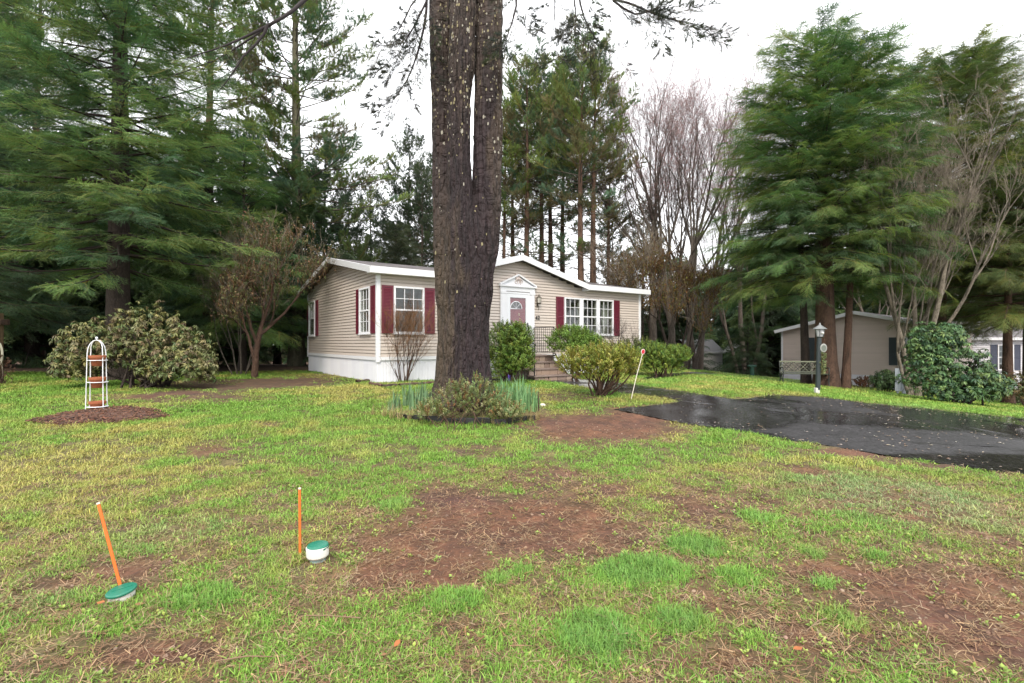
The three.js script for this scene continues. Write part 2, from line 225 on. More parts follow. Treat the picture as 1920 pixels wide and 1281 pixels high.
// puts a part of the house on one of its walls (child of the house, not of the wall)
function hang(wall, o, x, y, z) { const c = Math.cos(wall.rotation.y), n = Math.sin(wall.rotation.y); o.position.set(wall.position.x + c * x + n * z, wall.position.y + y, wall.position.z - n * x + c * z); o.rotation.y = wall.rotation.y; wall.parent.add(o); return o; }
const shutter = (wall, geo, mat, x, y) => hang(wall, mk('shutter', geo, mat, wall), x, y, 0.048);
function windowUnit(parent, x, y0, y1, w, rows, turnWall, o = {}) { // in wall coordinates: wall plane z = 0
  const g = hang(parent, new THREE.Group(), x, y0, 0.031); g.name = 'window'; const h = y1 - y0, f = 0.055, wm = o.mat || M.white;
  const fr = mergeGeometries([bg(w, f, 0.06, 0, f / 2, 0.03), bg(w, f, 0.06, 0, h - f / 2, 0.03), bg(f, h - 2 * f, 0.058, -w / 2 + f / 2, h / 2, 0.03), bg(f, h - 2 * f, 0.058, w / 2 - f / 2, h / 2, 0.03), bg(w + 0.03, 0.03, 0.085, 0, -0.015, 0.035)]);
  mk('frame', fr, wm, g); box('meeting_rail', wm, g, w - 2 * f, 0.045, 0.045, 0, h / 2, 0.028); 
  for (const s of [0, 1]) {
    const n = rows[s], a = f + (s ? (h / 2 - f + 0.02) : 0), hh = h / 2 - f - 0.02, iw = w - 2 * f, cols = n ? 3 : 1, rs = n || 1, mw = 0.018;
    for (let c = 1; c < cols; c++) box('muntin', wm, g, mw, hh, 0.014, -iw / 2 + iw * c / cols, a + hh / 2, 0.026);
    for (let r = 1; r < rs; r++) box('muntin', wm, g, iw, mw, 0.012, 0, a + hh * r / rs, 0.027);
    for (let c = 0; c < cols; c++) for (let r = 0; r < rs; r++) box('pane', M.glass, g, iw / cols - 0.004, hh / rs - 0.004, 0.006, -iw / 2 + iw * (c + .5) / cols, a + hh * (r + .5) / rs, 0.014, [(h3(c, r, Math.round(x * 50)) - .5) * .008, (h3(r, c, Math.round(x * 70)) - .5) * .008, 0]);
  }
  return g;
}
const shutterGeo = (w, h) => { const p = [bg(0.05, h, 0.03, -w / 2 + .025, 0, 0), bg(0.05, h, 0.03, w / 2 - .025, 0, 0), bg(w - .1, 0.06, 0.029, 0, h / 2 - .03, 0), bg(w - .1, .06, .029, 0, -h / 2 + .03, 0), bg(w - .1, .07, .029, 0, -.02, 0), bg(w - .1, h - .1, 0.008, 0, 0, -.008)]; for (let y = -h / 2 + 0.08; y < h / 2 - 0.08; y += 0.042) { if (Math.abs(y + .02) < .05) continue; const s = new THREE.BoxGeometry(w - .1, 0.036, 0.006); s.rotateX(-0.55); s.translate(0, y, 0.004); p.push(s); } return mergeGeometries(p); };
// ---------------------------------------------------------------- the house
{
  const L = 11.2, W = 8.05, E = 3.16, RT = 4.14, slopeM = 0.82 / 4.32, gcx = 4.97, ghw = 3.0, slopeG = 0.81 / ghw;
  const hs = thing('mobile_home', 'cream sided single storey home with wine red shutters and white skirting', 'house', [HC.x, BASE, HC.z], Math.atan2(0.5724, 0.82));
  // skirting panels
  const ribs = (w, n, h) => { const g = new GB(), st = w / n; for (let i = 0; i < n; i++) { const x = -w / 2 + i * st, d = 0.012, e = st * 0.14; const pts = [[x, 0], [x + e, d], [x + st - e, d], [x + st, 0]]; for (let k = 0; k < 3; k++) g.quad([pts[k][0], 0, pts[k][1]], [pts[k + 1][0], 0, pts[k + 1][1]], [pts[k + 1][0], h, pts[k + 1][1]], [pts[k][0], h, pts[k][1]]); } return g.geo(false); };
  const skA = ribs(0.4, 4, 0.78), skB = ribs(W / 20, 4, 0.78);
  const st = [M.skirt, std(0.68, 0.69, 0.745, 0.5), std(0.715, 0.725, 0.765, 0.5)];
  const skf = new THREE.Group(); skf.name = 'front_skirting'; hs.add(skf); const skl = new THREE.Group(); skl.name = 'side_skirting'; skl.position.set(0, 0, -W); skl.rotation.y = -Math.PI / 2; hs.add(skl);
  for (let i = 0; i < 28; i++) mk('skirting_panel', skA, st[i * 7 % 3], skf, [0.2 + i * 0.4, -0.12, -0.02 + (i % 2) * .003]);
  for (let i = 0; i < 20; i++) mk('skirting_panel', skB, st[i * 5 % 3], skl, [W / 40 + i * W / 20, -0.12, -0.02 + (i % 2) * .003]);
  box('base_trim', M.white, hs, L - .12, 0.1, 0.05, L / 2, 0.70, 0.012); box('base_trim', M.white, hs, 0.05, 0.1, W - .12, -0.012, 0.70, -W / 2);
  box('back_wall', M.siding, hs, L - .3, E, 0.1, L / 2, E / 2, -W + .06); box('side_wall', M.siding, hs, 0.1, E, W - .2, L - .06, E / 2, -W / 2);
  // walls
  const gHalf = y => y < E ? 1e3 : (RT - 0.13 - y) / slopeG;
  const fw = siding(hs, 'front_wall', L, 0.75, E + .02, 0.1, B10, () => [0, L], [0, 0, 0], 0, sidingTones, [hole(.955, 1.44, 2.84, .975), ...[7.46, 8.33, 9.19].map(x => hole(x, 1.46, 2.84, .8)), [4.5, 5.4, .8, 2.86]]);
  { let k = 3; for (let y = E - .01; y < RT - 0.2; y += 0.1) { const hw = gHalf(y + 0.06); if (hw < .05) break; mk('siding_board', B10, sidingTones[k++ % 4], fw, [gcx, y, 0], null, [2 * hw, 1, 1]); }
    const s = new THREE.Shape([new THREE.Vector2(gcx - ghw, E - .02), new THREE.Vector2(gcx + ghw, E - .02), new THREE.Vector2(gcx, RT - .1)]); mk('gable_core', new THREE.ShapeGeometry(s), M.siding, fw, [0, 0, -0.012]); }
  const lw = siding(hs, 'side_wall_siding', W, 0.75, E + .02, 0.1, B10, () => [0, W], [0, 0, -W], -Math.PI / 2, sidingTones, [.93, 7.2].map(s => hole(W - s, 1.44, 2.84, .93)));
  { const iw = std(.5, .46, .4, .9), fl = std(.22, .15, .1, .6); box('room_floor', fl, hs, L - .4, .06, W - .4, L / 2, .74, -W / 2); box('room_ceiling', std(.7, .7, .68, .9), hs, L - .4, .05, W - .4, L / 2, E - .06, -W / 2); for (const x of [3.2, 6.6]) box('room_partition', iw, hs, .1, 2.3, W - .5, x, 1.95, -W / 2); box('room_partition', iw, hs, 3.0, 2.3, .1, 1.66, 1.95, -4.0); box('room_partition', iw, hs, 4.3, 2.3, .1, 8.8, 1.95, -4.4);
    for (const s of [.93, 7.2]) for (const k of [-1, 1]) { const m = mk('curtain', curtainGeo(.3, 1.5), std(.2, .045, .04, .9), hs); hang(lw, m, W - s + k * .32, 2.12, -.2); }
    for (const x of [7.46, 9.19]) { const m = mk('curtain', curtainGeo(.34, 1.5), std(.42, .38, .33, .9), hs); hang(fw, m, x + (x > 8 ? .22 : -.22), 2.12, -.22); } }
  { let k = 1; for (let y = E - .01; y < RT - .22; y += 0.1) { const hw = (RT - 0.16 - (y + .06)) / slopeM; if (hw < .05) break; mk('siding_board', B10, sidingTones[k++ % 4], lw, [W / 2, y, 0], null, [2 * Math.min(hw, W / 2), 1, 1]); }
    const s = new THREE.Shape([new THREE.Vector2(0, E - .02), new THREE.Vector2(W, E - .02), new THREE.Vector2(W / 2, RT - .12)]); mk('gable_core', new THREE.ShapeGeometry(s), M.siding, lw, [0, 0, -0.012]); }
  for (const [x, z] of [[0, 0], [L, 0], [0, -W]]) mk('corner_post', new RoundedBoxGeometry(0.12, E - .6, 0.12, 1, 0.012), M.white, hs, [x + (x ? -.02 : .02), (E + .58) / 2, z + (z ? .02 : -.02)]);
  // roof: slabs with shingles, white fascia
  const slab = (pts, th = 0.1) => { const g = new GB(), lo = pts.map(p => [p[0], p[1] - th, p[2]]); const quv = (a, b, c, d) => { const k = g.p.length / 3; g.quad(a, b, c, d); for (let i = k; i < g.p.length / 3; i++) { g.u[i * 2] = g.p[i * 3] / 2; g.u[i * 2 + 1] = g.p[i * 3 + 2] / 2; } }; quv(...pts); g.quad(lo[3], lo[2], lo[1], lo[0]); for (let i = 0; i < 4; i++) { const j = (i + 1) % 4; g.quad(lo[i], lo[j], pts[j], pts[i]); } return g.geo(false); };
  const ey = 3.32, o = 0.3, zf = o, zr = -W / 2, zb = -W - o, x0 = -0.32, x1 = L + 0.3, gl = gcx - ghw, gr = gcx + ghw;
  const yM = z => RT - slopeM * Math.abs(z - zr);
  const rf = new THREE.Group(); rf.name = 'roof'; hs.add(rf);
  const rs = (a, b, za, zc) => mk('roof_slope', slab([[a, yM(za), za], [b, yM(za), za], [b, yM(zc), zc], [a, yM(zc), zc]]), M.shingle, rf);
  rs(x0, gl, zf, zr); rs(gr, x1, zf, zr); rs(gl, gr, -.08, zr); rs(x0, x1, zr, zb);
  for (const s of [-1, 1]) mk('gable_slope', slab(s < 0 ? [[gl - .02, RT - slopeG * (ghw + .02), o + .02], [gcx, RT, o + .02], [gcx, RT + .004, zr], [gl - .02, RT - slopeG * (ghw + .02) + .004, zr]] : [[gcx, RT, o + .02], [gr + .02, RT - slopeG * (ghw + .02), o + .02], [gr + .02, RT - slopeG * (ghw + .02) + .004, zr], [gcx, RT + .004, zr]]), M.shingle, rf);
  const fas = (name, a, b, h = 0.19, t = 0.03) => { const d = V(b[0] - a[0], b[1] - a[1], b[2] - a[2]), l = d.length(); const m = mk(name, new THREE.BoxGeometry(l, h, t), M.white, rf, [(a[0] + b[0]) / 2, (a[1] + b[1]) / 2, (a[2] + b[2]) / 2]); m.quaternion.setFromUnitVectors(V(1, 0, 0), d.normalize()); return m; };
  const fy = -0.075;
  fas('fascia', [x0, yM(zf) + fy, zf + .017], [gl - .02, yM(zf) + fy, zf + .017]); fas('fascia', [gr + .02, yM(zf) + fy, zf + .017], [x1, yM(zf) + fy, zf + .017]);
  fas('rake_board', [gl - .05, RT - slopeG * (ghw + .05) + fy, o + .04], [gcx, RT + fy, o + .04]); fas('rake_board', [gcx, RT + fy, o + .042], [gr + .12, RT - slopeG * (ghw + .12) + fy, o + .042]);
  for (const [za, zc] of [[zf + .03, zr], [zr, zb]]) { const m = fas('rake_board', [0, 0, 0], [Math.abs(za - zc) / Math.cos(Math.atan(slopeM)), 0, 0]); m.position.set(x0 - .017, (yM(za) + yM(zc)) / 2 + fy, (za + zc) / 2); m.rotation.set(0, 0, 0); m.quaternion.setFromUnitVectors(V(1, 0, 0), V(0, yM(zc) - yM(za), zc - za).normalize()); const q = new THREE.Quaternion().setFromAxisAngle(V(0, yM(zc) - yM(za), zc - za).normalize(), 0); m.quaternion.premultiply(q); m.geometry = new THREE.BoxGeometry(Math.hypot(yM(zc) - yM(za), zc - za), 0.19, 0.03); m.matrixAutoUpdate = true; }
  box('soffit', M.white, rf, gl - x0, 0.015, o, (gl + x0) / 2, E + .002, o / 2); box('soffit', M.white, rf, x1 - gr, 0.015, o, (gr + x1) / 2, E + .002, o / 2);
  // gable returns
  box('return_box', M.white, rf, .1, .16, o - .02, gr + .06, E + .03, o / 2);
  // windows and shutters on the front
  windowUnit(fw, 0.955, 1.44, 2.84, 0.975, [0, 2]);
  for (const x of [7.46, 8.33, 9.19]) windowUnit(fw, x, 1.46, 2.84, 0.80, [2, 2]);
  const shF = shutterGeo(0.35, 1.4); for (const x of [0.285, 1.63, 6.86, 9.79]) shutter(fw, shF, M.wine, x, 2.14);
  for (const x of [7.895, 8.76]) box('window_mull', M.white, hs, 0.07, 1.38, 0.03, x, 2.15, 0.047);
  // side wall: local x runs from the back corner to the front corner
  for (const s of [0.93, 7.2]) windowUnit(lw, W - s, 1.44, 2.84, 0.93, s < 2 ? [2, 2] : [0, 2]);
  for (const s of [.27, 1.585, 6.53, 7.85]) shutter(lw, shF, M.wine, W - s, 2.14);
  // entrance
  const dg = new THREE.Group(); dg.name = 'front_door'; dg.position.set(4.95, 0.78, 0.031); hs.add(dg);
  const pil = mergeGeometries([bg(.19, 2.14, .06, 0, 1.07, .03), bg(.13, 2.0, .02, 0, 1.05, .068), bg(.22, .14, .09, 0, .07, .045), bg(.22, .09, .09, 0, 2.1, .045)]);
  for (const s of [-1, 1]) mk('pilaster', pil, M.white, dg, [s * 0.615, 0, 0]);
  mk('frieze', mergeGeometries([bg(1.44, .15, .07, 0, 2.215, .035), bg(1.54, .05, .13, 0, 2.315, .065)]), M.white, dg);
  const pedS = new THREE.Shape([new THREE.Vector2(-.70, 0), new THREE.Vector2(.70, 0), new THREE.Vector2(0, .33)]); mk('pediment', new THREE.ExtrudeGeometry(pedS, { depth: 0.05, bevelEnabled: false }), M.white, dg, [0, 2.34, 0]);
  for (const s of [-1, 1]) { const m = mk('raking_cornice', new THREE.BoxGeometry(.84, .05, .12), M.white, dg, [s * .385, 2.535, .06], [0, 0, -s * Math.atan(.33 / .70)]); }
  // carved ornament on the pediment: a prancing figure with ribbons
  { const g = new GB(), P = (a, r) => g.tube(a.map(p => V(p[0], p[1], 0.07 + (p[2] || 0))), r, 7, true); P([[-.1, .16], [-.02, .2], [.07, .19], [.12, .16]], [.03, .05, .048, .02]); P([[-.07, .19], [-.1, .28], [-.08, .35], [-.03, .37]], [.035, .032, .03, .012]); P([[-.08, .16], [-.13, .08], [-.1, .02]], [.02, .016, .012]); P([[-.03, .16], [-.03, .08], [-.06, .01]], [.02, .016, .012]); P([[.08, .16], [.12, .07], [.1, 0]], [.022, .016, .012]); P([[.04, .16], [.05, .08], [.02, .02]], [.022, .016, .012]); P([[.12, .18], [.18, .14], [.17, .05]], [.015, .014, .006]); P([[0, .22], [.05, .3], [.1, .29]], [.025, .022, .006]); mk('horse_ornament', g.geo(false), std(.55, .47, .44, .6), dg, [0, 2.38, 0]); }
  mk('jamb', mergeGeometries([bg(.06, 2.12, .05, -.49, 1.06, .03), bg(.06, 2.12, .05, .49, 1.06, .03), bg(.92, .06, .05, 0, 2.09, .03)]), M.white, dg);
  const sdm = std(.70, .72, .75, .4);
  mk('door_frame', mergeGeometries([bg(.13, 2.04, .035, -.395, 1.03, .045), bg(.13, 2.04, .035, .395, 1.03, .045), bg(.66, .12, .033, 0, 1.99, .045), bg(.66, .07, .033, 0, .95, .045), bg(.66, .2, .033, 0, .12, .045)]), sdm, dg);
  { const s = new THREE.Shape([[-.44, .0], [.44, .0], [.44, 2.04], [-.44, 2.04]].map(v => new THREE.Vector2(...v))), a = new THREE.Path(); a.absarc(-.06, 1.56, .235, 0, Math.PI); s.holes.push(a); mk('door_leaf', new THREE.ExtrudeGeometry(s, { depth: .04, bevelEnabled: false }), std(.15, .012, .025, .4), dg, [0, 0, -.02]); }
  { const a = new THREE.Shape(); a.absarc(0, 0, .235, 0, Math.PI); mk('fanlight', new THREE.ShapeGeometry(a, 20), M.glass, dg, [-.06, 1.56, .004]);
    const ar = []; for (let i = 0; i <= 16; i++) ar.push([Math.cos(i / 16 * Math.PI) * .24 - .06, 1.56 + Math.sin(i / 16 * Math.PI) * .24, .026]); ar.push([.18, 1.545, .026], [-.30, 1.545, .026], [-.30, 1.56, .026]); mk('fanlight_frame', tubeGeo(ar, .016, 5), M.white, dg);
    for (const t of [.8, 1.57, 2.34]) mk('fanlight_bar', tubeGeo([[-.06, 1.56, .026], [-.06 + Math.cos(t) * .23, 1.56 + Math.sin(t) * .23, .026]], .007, 4), M.white, dg); }
  mk('knocker', mergeGeometries([cg(.025, .025, .02, 10).rotateX(1.57), new THREE.TorusGeometry(.03, .007, 6, 14).translate(0, -.035, .01)]), std(.5, .4, .3, .4, { metalness: .5 }), dg, [.05, 1.38, .03]);
  mk('glass_pane', bg(.66, .95, .004, 0, 1.46, .05), new THREE.MeshPhysicalMaterial({ color: 0xffffff, roughness: .02, transmission: 1, thickness: 0, ior: 1.5, side: THREE.DoubleSide }), dg);
  mk('handle', mergeGeometries([bg(.03, .16, .012, 0, 0, .01), bg(.018, .1, .02, 0, 0, .035), bg(.02, .02, .035, 0, .045, .02), bg(.02, .02, .035, 0, -.045, .02)]), M.black, dg, [.395, 1.0, .062]);
  // wall lantern, right of the door
  { const l = new THREE.Group(); l.name = 'wall_lantern'; l.position.set(5.82, 2.66, .032); hs.add(l); mk('bracket', mergeGeometries([bg(.06, .2, .02, 0, -.14, .01), tubeGeo([[0, -.1, .02], [0, -.2, .08], [0, -.3, .1], [0, -.34, .06]], .012, 5).toNonIndexed(), ].map(g => { const h = g.index ? g.toNonIndexed() : g; return h; })), std(.10, .08, .06, .5), l); mk('cage', mergeGeometries([cg(.02, .1, .07, 6, 0, .13, .11), cg(.015, .02, .04, 6, 0, .19, .11), ...[0, 1, 2, 3, 4, 5].map(i => cg(.006, .006, .19, 4, Math.cos(i * 1.047) * .08, 0, .11 + Math.sin(i * 1.047) * .08)), cg(.09, .05, .03, 6, 0, -.11, .11)]), std(.12, .10, .08, .5), l); mk('lamp_glass', cg(.07, .055, .18, 6, 0, 0, .11), std(.55, .52, .46, .25), l); }
  // house number
  const font = await new FontLoader().loadAsync('fonts/droid/droid_serif_bold.typeface.json');
  const num = new TextGeometry('42', { font, size: .13, depth: .012, curveSegments: 4 }); mk('house_number', num, M.black, hs, [5.74, 1.985, .031]);
  // iris-shaped wall ornament left of the door is hidden behind the trunk; entrance steps are a thing of their own
  const stp = thing('entrance_steps', 'stone faced entrance steps with black iron railings below the front door', 'steps', [HC.x, BASE, HC.z], hs.rotation.y);
  const sx0 = 4.12, sx1 = 5.66, sw = sx1 - sx0, sc = (sx0 + sx1) / 2, lev = [.76, .56, .36, .16], fr = [1.2, 1.5, 1.8, 2.1];
  for (let i = 0; i < 4; i++) {
    const y = lev[i], zfr = fr[i], zb2 = i ? fr[i - 1] - .02 : .03;
    box('step_core', M.mortar, stp, sw - .06, y - .04 + .25, zfr - zb2 - .05, sc, (y - .04 - .25) / 2, (zfr + zb2) / 2 - .02);
    mk('tread', new RoundedBoxGeometry(sw + .02 + i * .004, .05, zfr - zb2 + .05, 1, .012), M.tread, stp, [sc, y - .025, (zfr + zb2) / 2 + .01]);
    // stones of the riser
    const r = rng(40 + i); let x = sx0 + .03; const hh = .15; while (x < sx1 - .04) { const w = Math.min(rr(.14, .38, r), sx1 - .03 - x), a = rr(-.035, .035, r), m = [M.stoneA, M.stoneB, M.stoneC][Math.floor(r() * 3)]; const s = new THREE.Shape([new THREE.Vector2(.008, 0), new THREE.Vector2(w - .008 + Math.min(0, a), 0), new THREE.Vector2(w - .008 - Math.max(0, a), hh), new THREE.Vector2(.008 + Math.max(0, -a) * .5, hh)]); if (w > .05) mk('stone', new THREE.ExtrudeGeometry(s, { depth: .03, bevelEnabled: true, bevelSize: .005, bevelThickness: .006, bevelSegments: 1 }), m, stp, [x, y - .2 + (i === 3 ? -.0 : 0), zfr - .045 + rr(-.005, .008, r)]); x += w; }
    for (let z = zb2 + .03; z < zfr - .1; z += .3) mk('stone', new RoundedBoxGeometry(.04, y - .08, Math.min(.28, zfr - z - .04), 1, .01), [M.stoneA, M.stoneB, M.stoneC][(i + Math.round(z * 10)) % 3], stp, [sx1 - .01, (y - .08) / 2, z + Math.min(.28, zfr - z - .04) / 2]);
  }
  for (const x of [sx0 + .04, sx1 - .04]) {
    const rail = new THREE.Group(); rail.name = 'railing'; stp.add(rail); const ry = .93, P = (n, a, r = .012) => mk(n, tubeGeo(a, r, 6), M.iron, rail);
    P('post', [[x, .76, .12], [x, .76 + ry, .12]], .014); P('post', [[x, .76, 1.16], [x, .76 + ry, 1.16]], .016); P('post', [[x, .12, 2.05], [x, .16 + ry - .02, 2.05]], .018);
    P('top_rail', [[x, .76 + ry, .1], [x, .76 + ry, 1.17]], .016); P('top_rail', [[x, .76 + ry, 1.17], [x, .14 + ry, 2.09]], .016); P('bottom_rail', [[x, .84, .1], [x, .84, 1.17]], .01); P('bottom_rail', [[x, .84, 1.17], [x, .24, 2.06]], .01); P('middle_rail', [[x, 1.32, .1], [x, 1.32, 1.17]], .007); P('middle_rail', [[x, 1.08, .1], [x, 1.08, 1.17]], .007);
    for (let z = .22; z < 1.12; z += .105) P('baluster', [[x, .84, z], [x, .76 + ry, z]], .007);
    for (let z = 1.26; z < 2.02; z += .1) { const f = (z - 1.17) / .92; P('baluster', [[x, lerp(.84, .24, f), z], [x, lerp(.76 + ry, .14 + ry, f), z]], .007); }
    mk('ball_finial', new THREE.SphereGeometry(.035, 10, 8), M.iron, rail, [x, .16 + ry + .01, 2.05]);
  }
}
// ---------------------------------------------------------------- neighbouring houses and shed
{
  const A = at(1466, 31), gy = -0.62; const ang = Math.atan2(-0.748, 0.6635); // wall runs from the far left corner A towards the near right
  const W = 7.62, E = 2.95, nh = thing('neighbour_home', 'tan sided home with low gable behind the lamp post', 'house', [A.x, gy, A.z], -Math.atan2(0.748, 0.6635));
  const tones = [std(.58, .49, .435, .55), std(.60, .505, .45, .55), std(.565, .48, .425, .55)];
  const w = siding(nh, 'gable_wall', W, 0.5, E, .125, B12, () => [0, W], [0, 0, 0], 0, tones, [hole(2.2, 1.1, 2.5, .6), hole(6.15, 1.05, 2.5, .8)]); box('room_floor', std(.2, .15, .1, .8), nh, W - .3, .06, 11, W / 2, .45, -5.8); const sl = 0.24, pk = E + W / 2 * sl;
  let k = 0; for (let y = E - .01; y < pk - .1; y += .125) { const hw = (pk - (y + .04)) / sl; mk('siding_board', B12, tones[k++ % 3], w, [W / 2, y, 0], null, [2 * Math.min(hw, W / 2), 1, 1]); }
  const gc = new THREE.Shape([new THREE.Vector2(0, E - .03), new THREE.Vector2(W, E - .03), new THREE.Vector2(W / 2, pk)]); mk('gable_core', new THREE.ShapeGeometry(gc), tones[0], w, [0, 0, -.012]);
  for (let i = 0; i < 19; i++) box('skirting_panel', M.skirt, nh, W / 19 - .006, 1.3, .03, (i + .5) * W / 19, -.15, -.03 + (i % 2) * .003);
  for (const x of [.03, W - .03]) box('corner_post', M.white, nh, .1, E - .45, .09, x, (E + .5) / 2, .0);
  for (const s of [-1, 1]) { const l = (W / 2 + .3) / Math.cos(Math.atan(sl)); box('roof_slope', M.shingle, nh, l, .12, 12, W / 2 + s * (W / 4 + .15), pk + .03 - (W / 4 + .15) * sl, -5.7, [0, 0, -s * Math.atan(sl)]); box('rake_board', M.white, nh, l, .18, .03, W / 2 + s * (W / 4 + .15), pk - .0 - (W / 4 + .15) * sl, .32, [0, 0, -s * Math.atan(sl)]); }
  box('side_wall', tones[1], nh, .1, E + 1, 11.5, W - .06, (E - 1) / 2, -5.85); box('side_wall', tones[1], nh, .1, E + 1, 11.5, .06, (E - 1) / 2, -5.85); box('back_wall', tones[1], nh, W - .3, E + 1, .1, W / 2, (E - 1) / 2, -11.5);
  const dk = std(.03, .045, .05, .6), sh = shutterGeo(.36, 1.45);
  windowUnit(w, 2.2, 1.1, 2.5, .6, [2, 2]); shutter(w, sh, dk, 1.62, 1.8); shutter(w, sh, dk, 2.72, 1.8);
  windowUnit(w, 6.15, 1.05, 2.5, .8, [2, 2]); shutter(w, sh, dk, 5.5, 1.78); shutter(w, sh, dk, 6.78, 1.78);
}
{
  const P = at(1796, 31); const wh = thing('white_neighbour_home', 'white sided house with dark shutters half hidden by shrubs', 'house', [P.x, -0.95, P.z], -0.18), L = 9, E = 2.85;
  const tones = [std(.66, .65, .69, .5), std(.68, .67, .71, .5), std(.64, .63, .67, .5)];
  const w = siding(wh, 'front_wall', L, .4, E, .125, B12, () => [0, L], [0, 0, 0], 0, tones, [2.45, 4.55, 6.7].map(x => hole(x, .95, 2.45, .82))); box('room_floor', std(.2, .15, .1, .8), wh, L - .3, .06, 6.6, L / 2, .35, -3.6); for (let i = 0; i < 15; i++) box('skirting_panel', M.skirt, wh, .594, 1.2, .03, .3 + i * .6, -.2, -.03);
  for (const x of [2.45, 4.55, 6.7]) { windowUnit(w, x, .95, 2.45, .82, [2, 2]); const sh = shutterGeo(.32, 1.5); for (const s of [-1, 1]) shutter(w, sh, std(.05, .06, .10, .5), x + s * .6, 1.7); }
  const g = new GB(); g.quad([-.3, E, .35], [L + .3, E, .35], [L + .3, E + 1.1, -3.6], [1.6, E + 1.1, -3.6]); g.quad([-.3, E, -7.4], [-.3, E, .35], [1.6, E + 1.1, -3.6], [1.6, E + 1.1, -3.6]); g.quad([L + .3, E, -7.4], [-.3, E, -7.4], [1.6, E + 1.1, -3.6], [L + .3, E + 1.1, -3.6]); mk('roof', g.geo(false), std(.17, .155, .165, .9), wh);
  box('fascia', M.white, wh, L + .6, .16, .03, L / 2, E - .06, .36); box('soffit', M.white, wh, L + .56, .02, .34, L / 2, E - .02, .18); box('side_wall', tones[0], wh, .1, E + 1, 6.8, .06, (E - 1) / 2, -3.6); box('side_wall', tones[0], wh, .1, E + 1, 6.8, L - .06, (E - 1) / 2, -3.6); box('back_wall', tones[0], wh, L - .3, E + 1, .1, L / 2, (E - 1) / 2, -7);
}
{
  const D = 42, gy = yAt(700, D), P = at(1354, D); const s = thing('garden_shed', 'small white shed with grey roof among the trees', 'shed', [P.x, gy, P.z], 0.35), w = 3.0, d = 2.6, e = 1.75;
  const t = [std(.62, .62, .62, .6), std(.6, .6, .61, .6)]; siding(s, 'front_wall', w, 0, e, .125, B12, () => [0, w], [-w, 0, 0], 0, t); siding(s, 'side_wall', d, 0, e, .125, B12, () => [0, d], [0, 0, 0], Math.PI / 2, t);
  box('corner_post', M.white, s, .1, e, .1, -.03, e / 2, -.03); box('back_wall', t[0], s, w, e, .1, -w / 2, e / 2, -d); box('side_panel', t[0], s, .1, e, d - .2, -w + .05, e / 2, -d / 2);
  const g = new GB(); g.quad([-w - .15, e - .02, .2], [.15, e - .02, .2], [.15, e + 1.0, -d / 2], [-w - .15, e + 1.0, -d / 2]); g.quad([.15, e - .02, -d - .2], [-w - .15, e - .02, -d - .2], [-w - .15, e + 1, -d / 2], [.15, e + 1, -d / 2]); mk('roof', g.geo(false), std(.14, .14, .145, .9), s);
  const gs = new THREE.Shape([new THREE.Vector2(-d - .02, e - .03), new THREE.Vector2(0, e - .03), new THREE.Vector2(-d / 2, e + .93)]); mk('gable', new THREE.ShapeGeometry(gs), t[0], s, [.0, 0, 0], [0, -Math.PI / 2, 0], [-1, 1, 1]); box('fascia', M.white, s, w + .3, .12, .03, -w / 2, e - .06, .2);
}
// ---------------------------------------------------------------- foliage kits (one small piece each, set many times in a crown)
const tint = (g, r, s = 0.25) => { const k = 1 + (r() - 0.5) * 2 * s; g.col = [k * (1 + (r() - .5) * .12), k, k * (1 + (r() - .5) * .12)]; };
function needleSpray(o) { // a flat spray along +x: axis with side twigs set with needles
  const r = rng(o.seed), g = new GB(), n = o.n, L = o.L;
  const needles = (ax, ay, az, bx, by, bz) => {
    const len = Math.hypot(bx - ax, by - ay, bz - az), dx = (bx - ax) / len, dy = (by - ay) / len, dz = (bz - az) / len;
    for (let s = 0.01; s < len; s += o.step) for (const side of [-1, 1]) {
      tint(g, r); const x = ax + dx * s, y = ay + dy * s, z = az + dz * s, f = rr(.35, .75, r), l = o.nl * rr(.7, 1.15, r) * (s > len * .85 ? .8 : 1); let nx = dx * f - dz * side, nz = dz * f + dx * side, ny = rr(-o.up, o.up, r); const q = l / Math.hypot(nx, ny, nz); nx *= q; ny *= q; nz *= q;
      const wx = dx * o.nw, wz = dz * o.nw; g.tri([x - wx, y, z - wz], [x + wx, y, z + wz], [x + nx, y + ny, z + nz]);
    }
  };
  const pt = s => [L * s, -o.droop * L * s * s, 0];
  for (let k = 0; k < n; k++) { const s = 0.06 + 0.9 * k / n, [x, y] = pt(s), side = k % 2 ? 1 : -1, l = o.side * Math.sin(Math.PI * Math.min(1, 0.28 + s * 0.72)) * rr(.5, 1.25, r) + .04, a = rr(.5, 1.2, r); needles(x, y, 0, x + l * Math.cos(a), y - o.droop * l * .9 + rr(-.35, .25, r) * l, side * l * Math.sin(a)); }
  for (let k = 0; k < 5; k++) needles(...pt(k / 5), ...pt((k + 1) / 5));
  g.col = o.twig || [1.6, .75, .5]; g.tube([0, .3, .6, .97].map(s => V(...pt(s))), [.008, .006, .004, .002].map(x => x * (o.tw || 1)), 3);
  return g.geo();
}
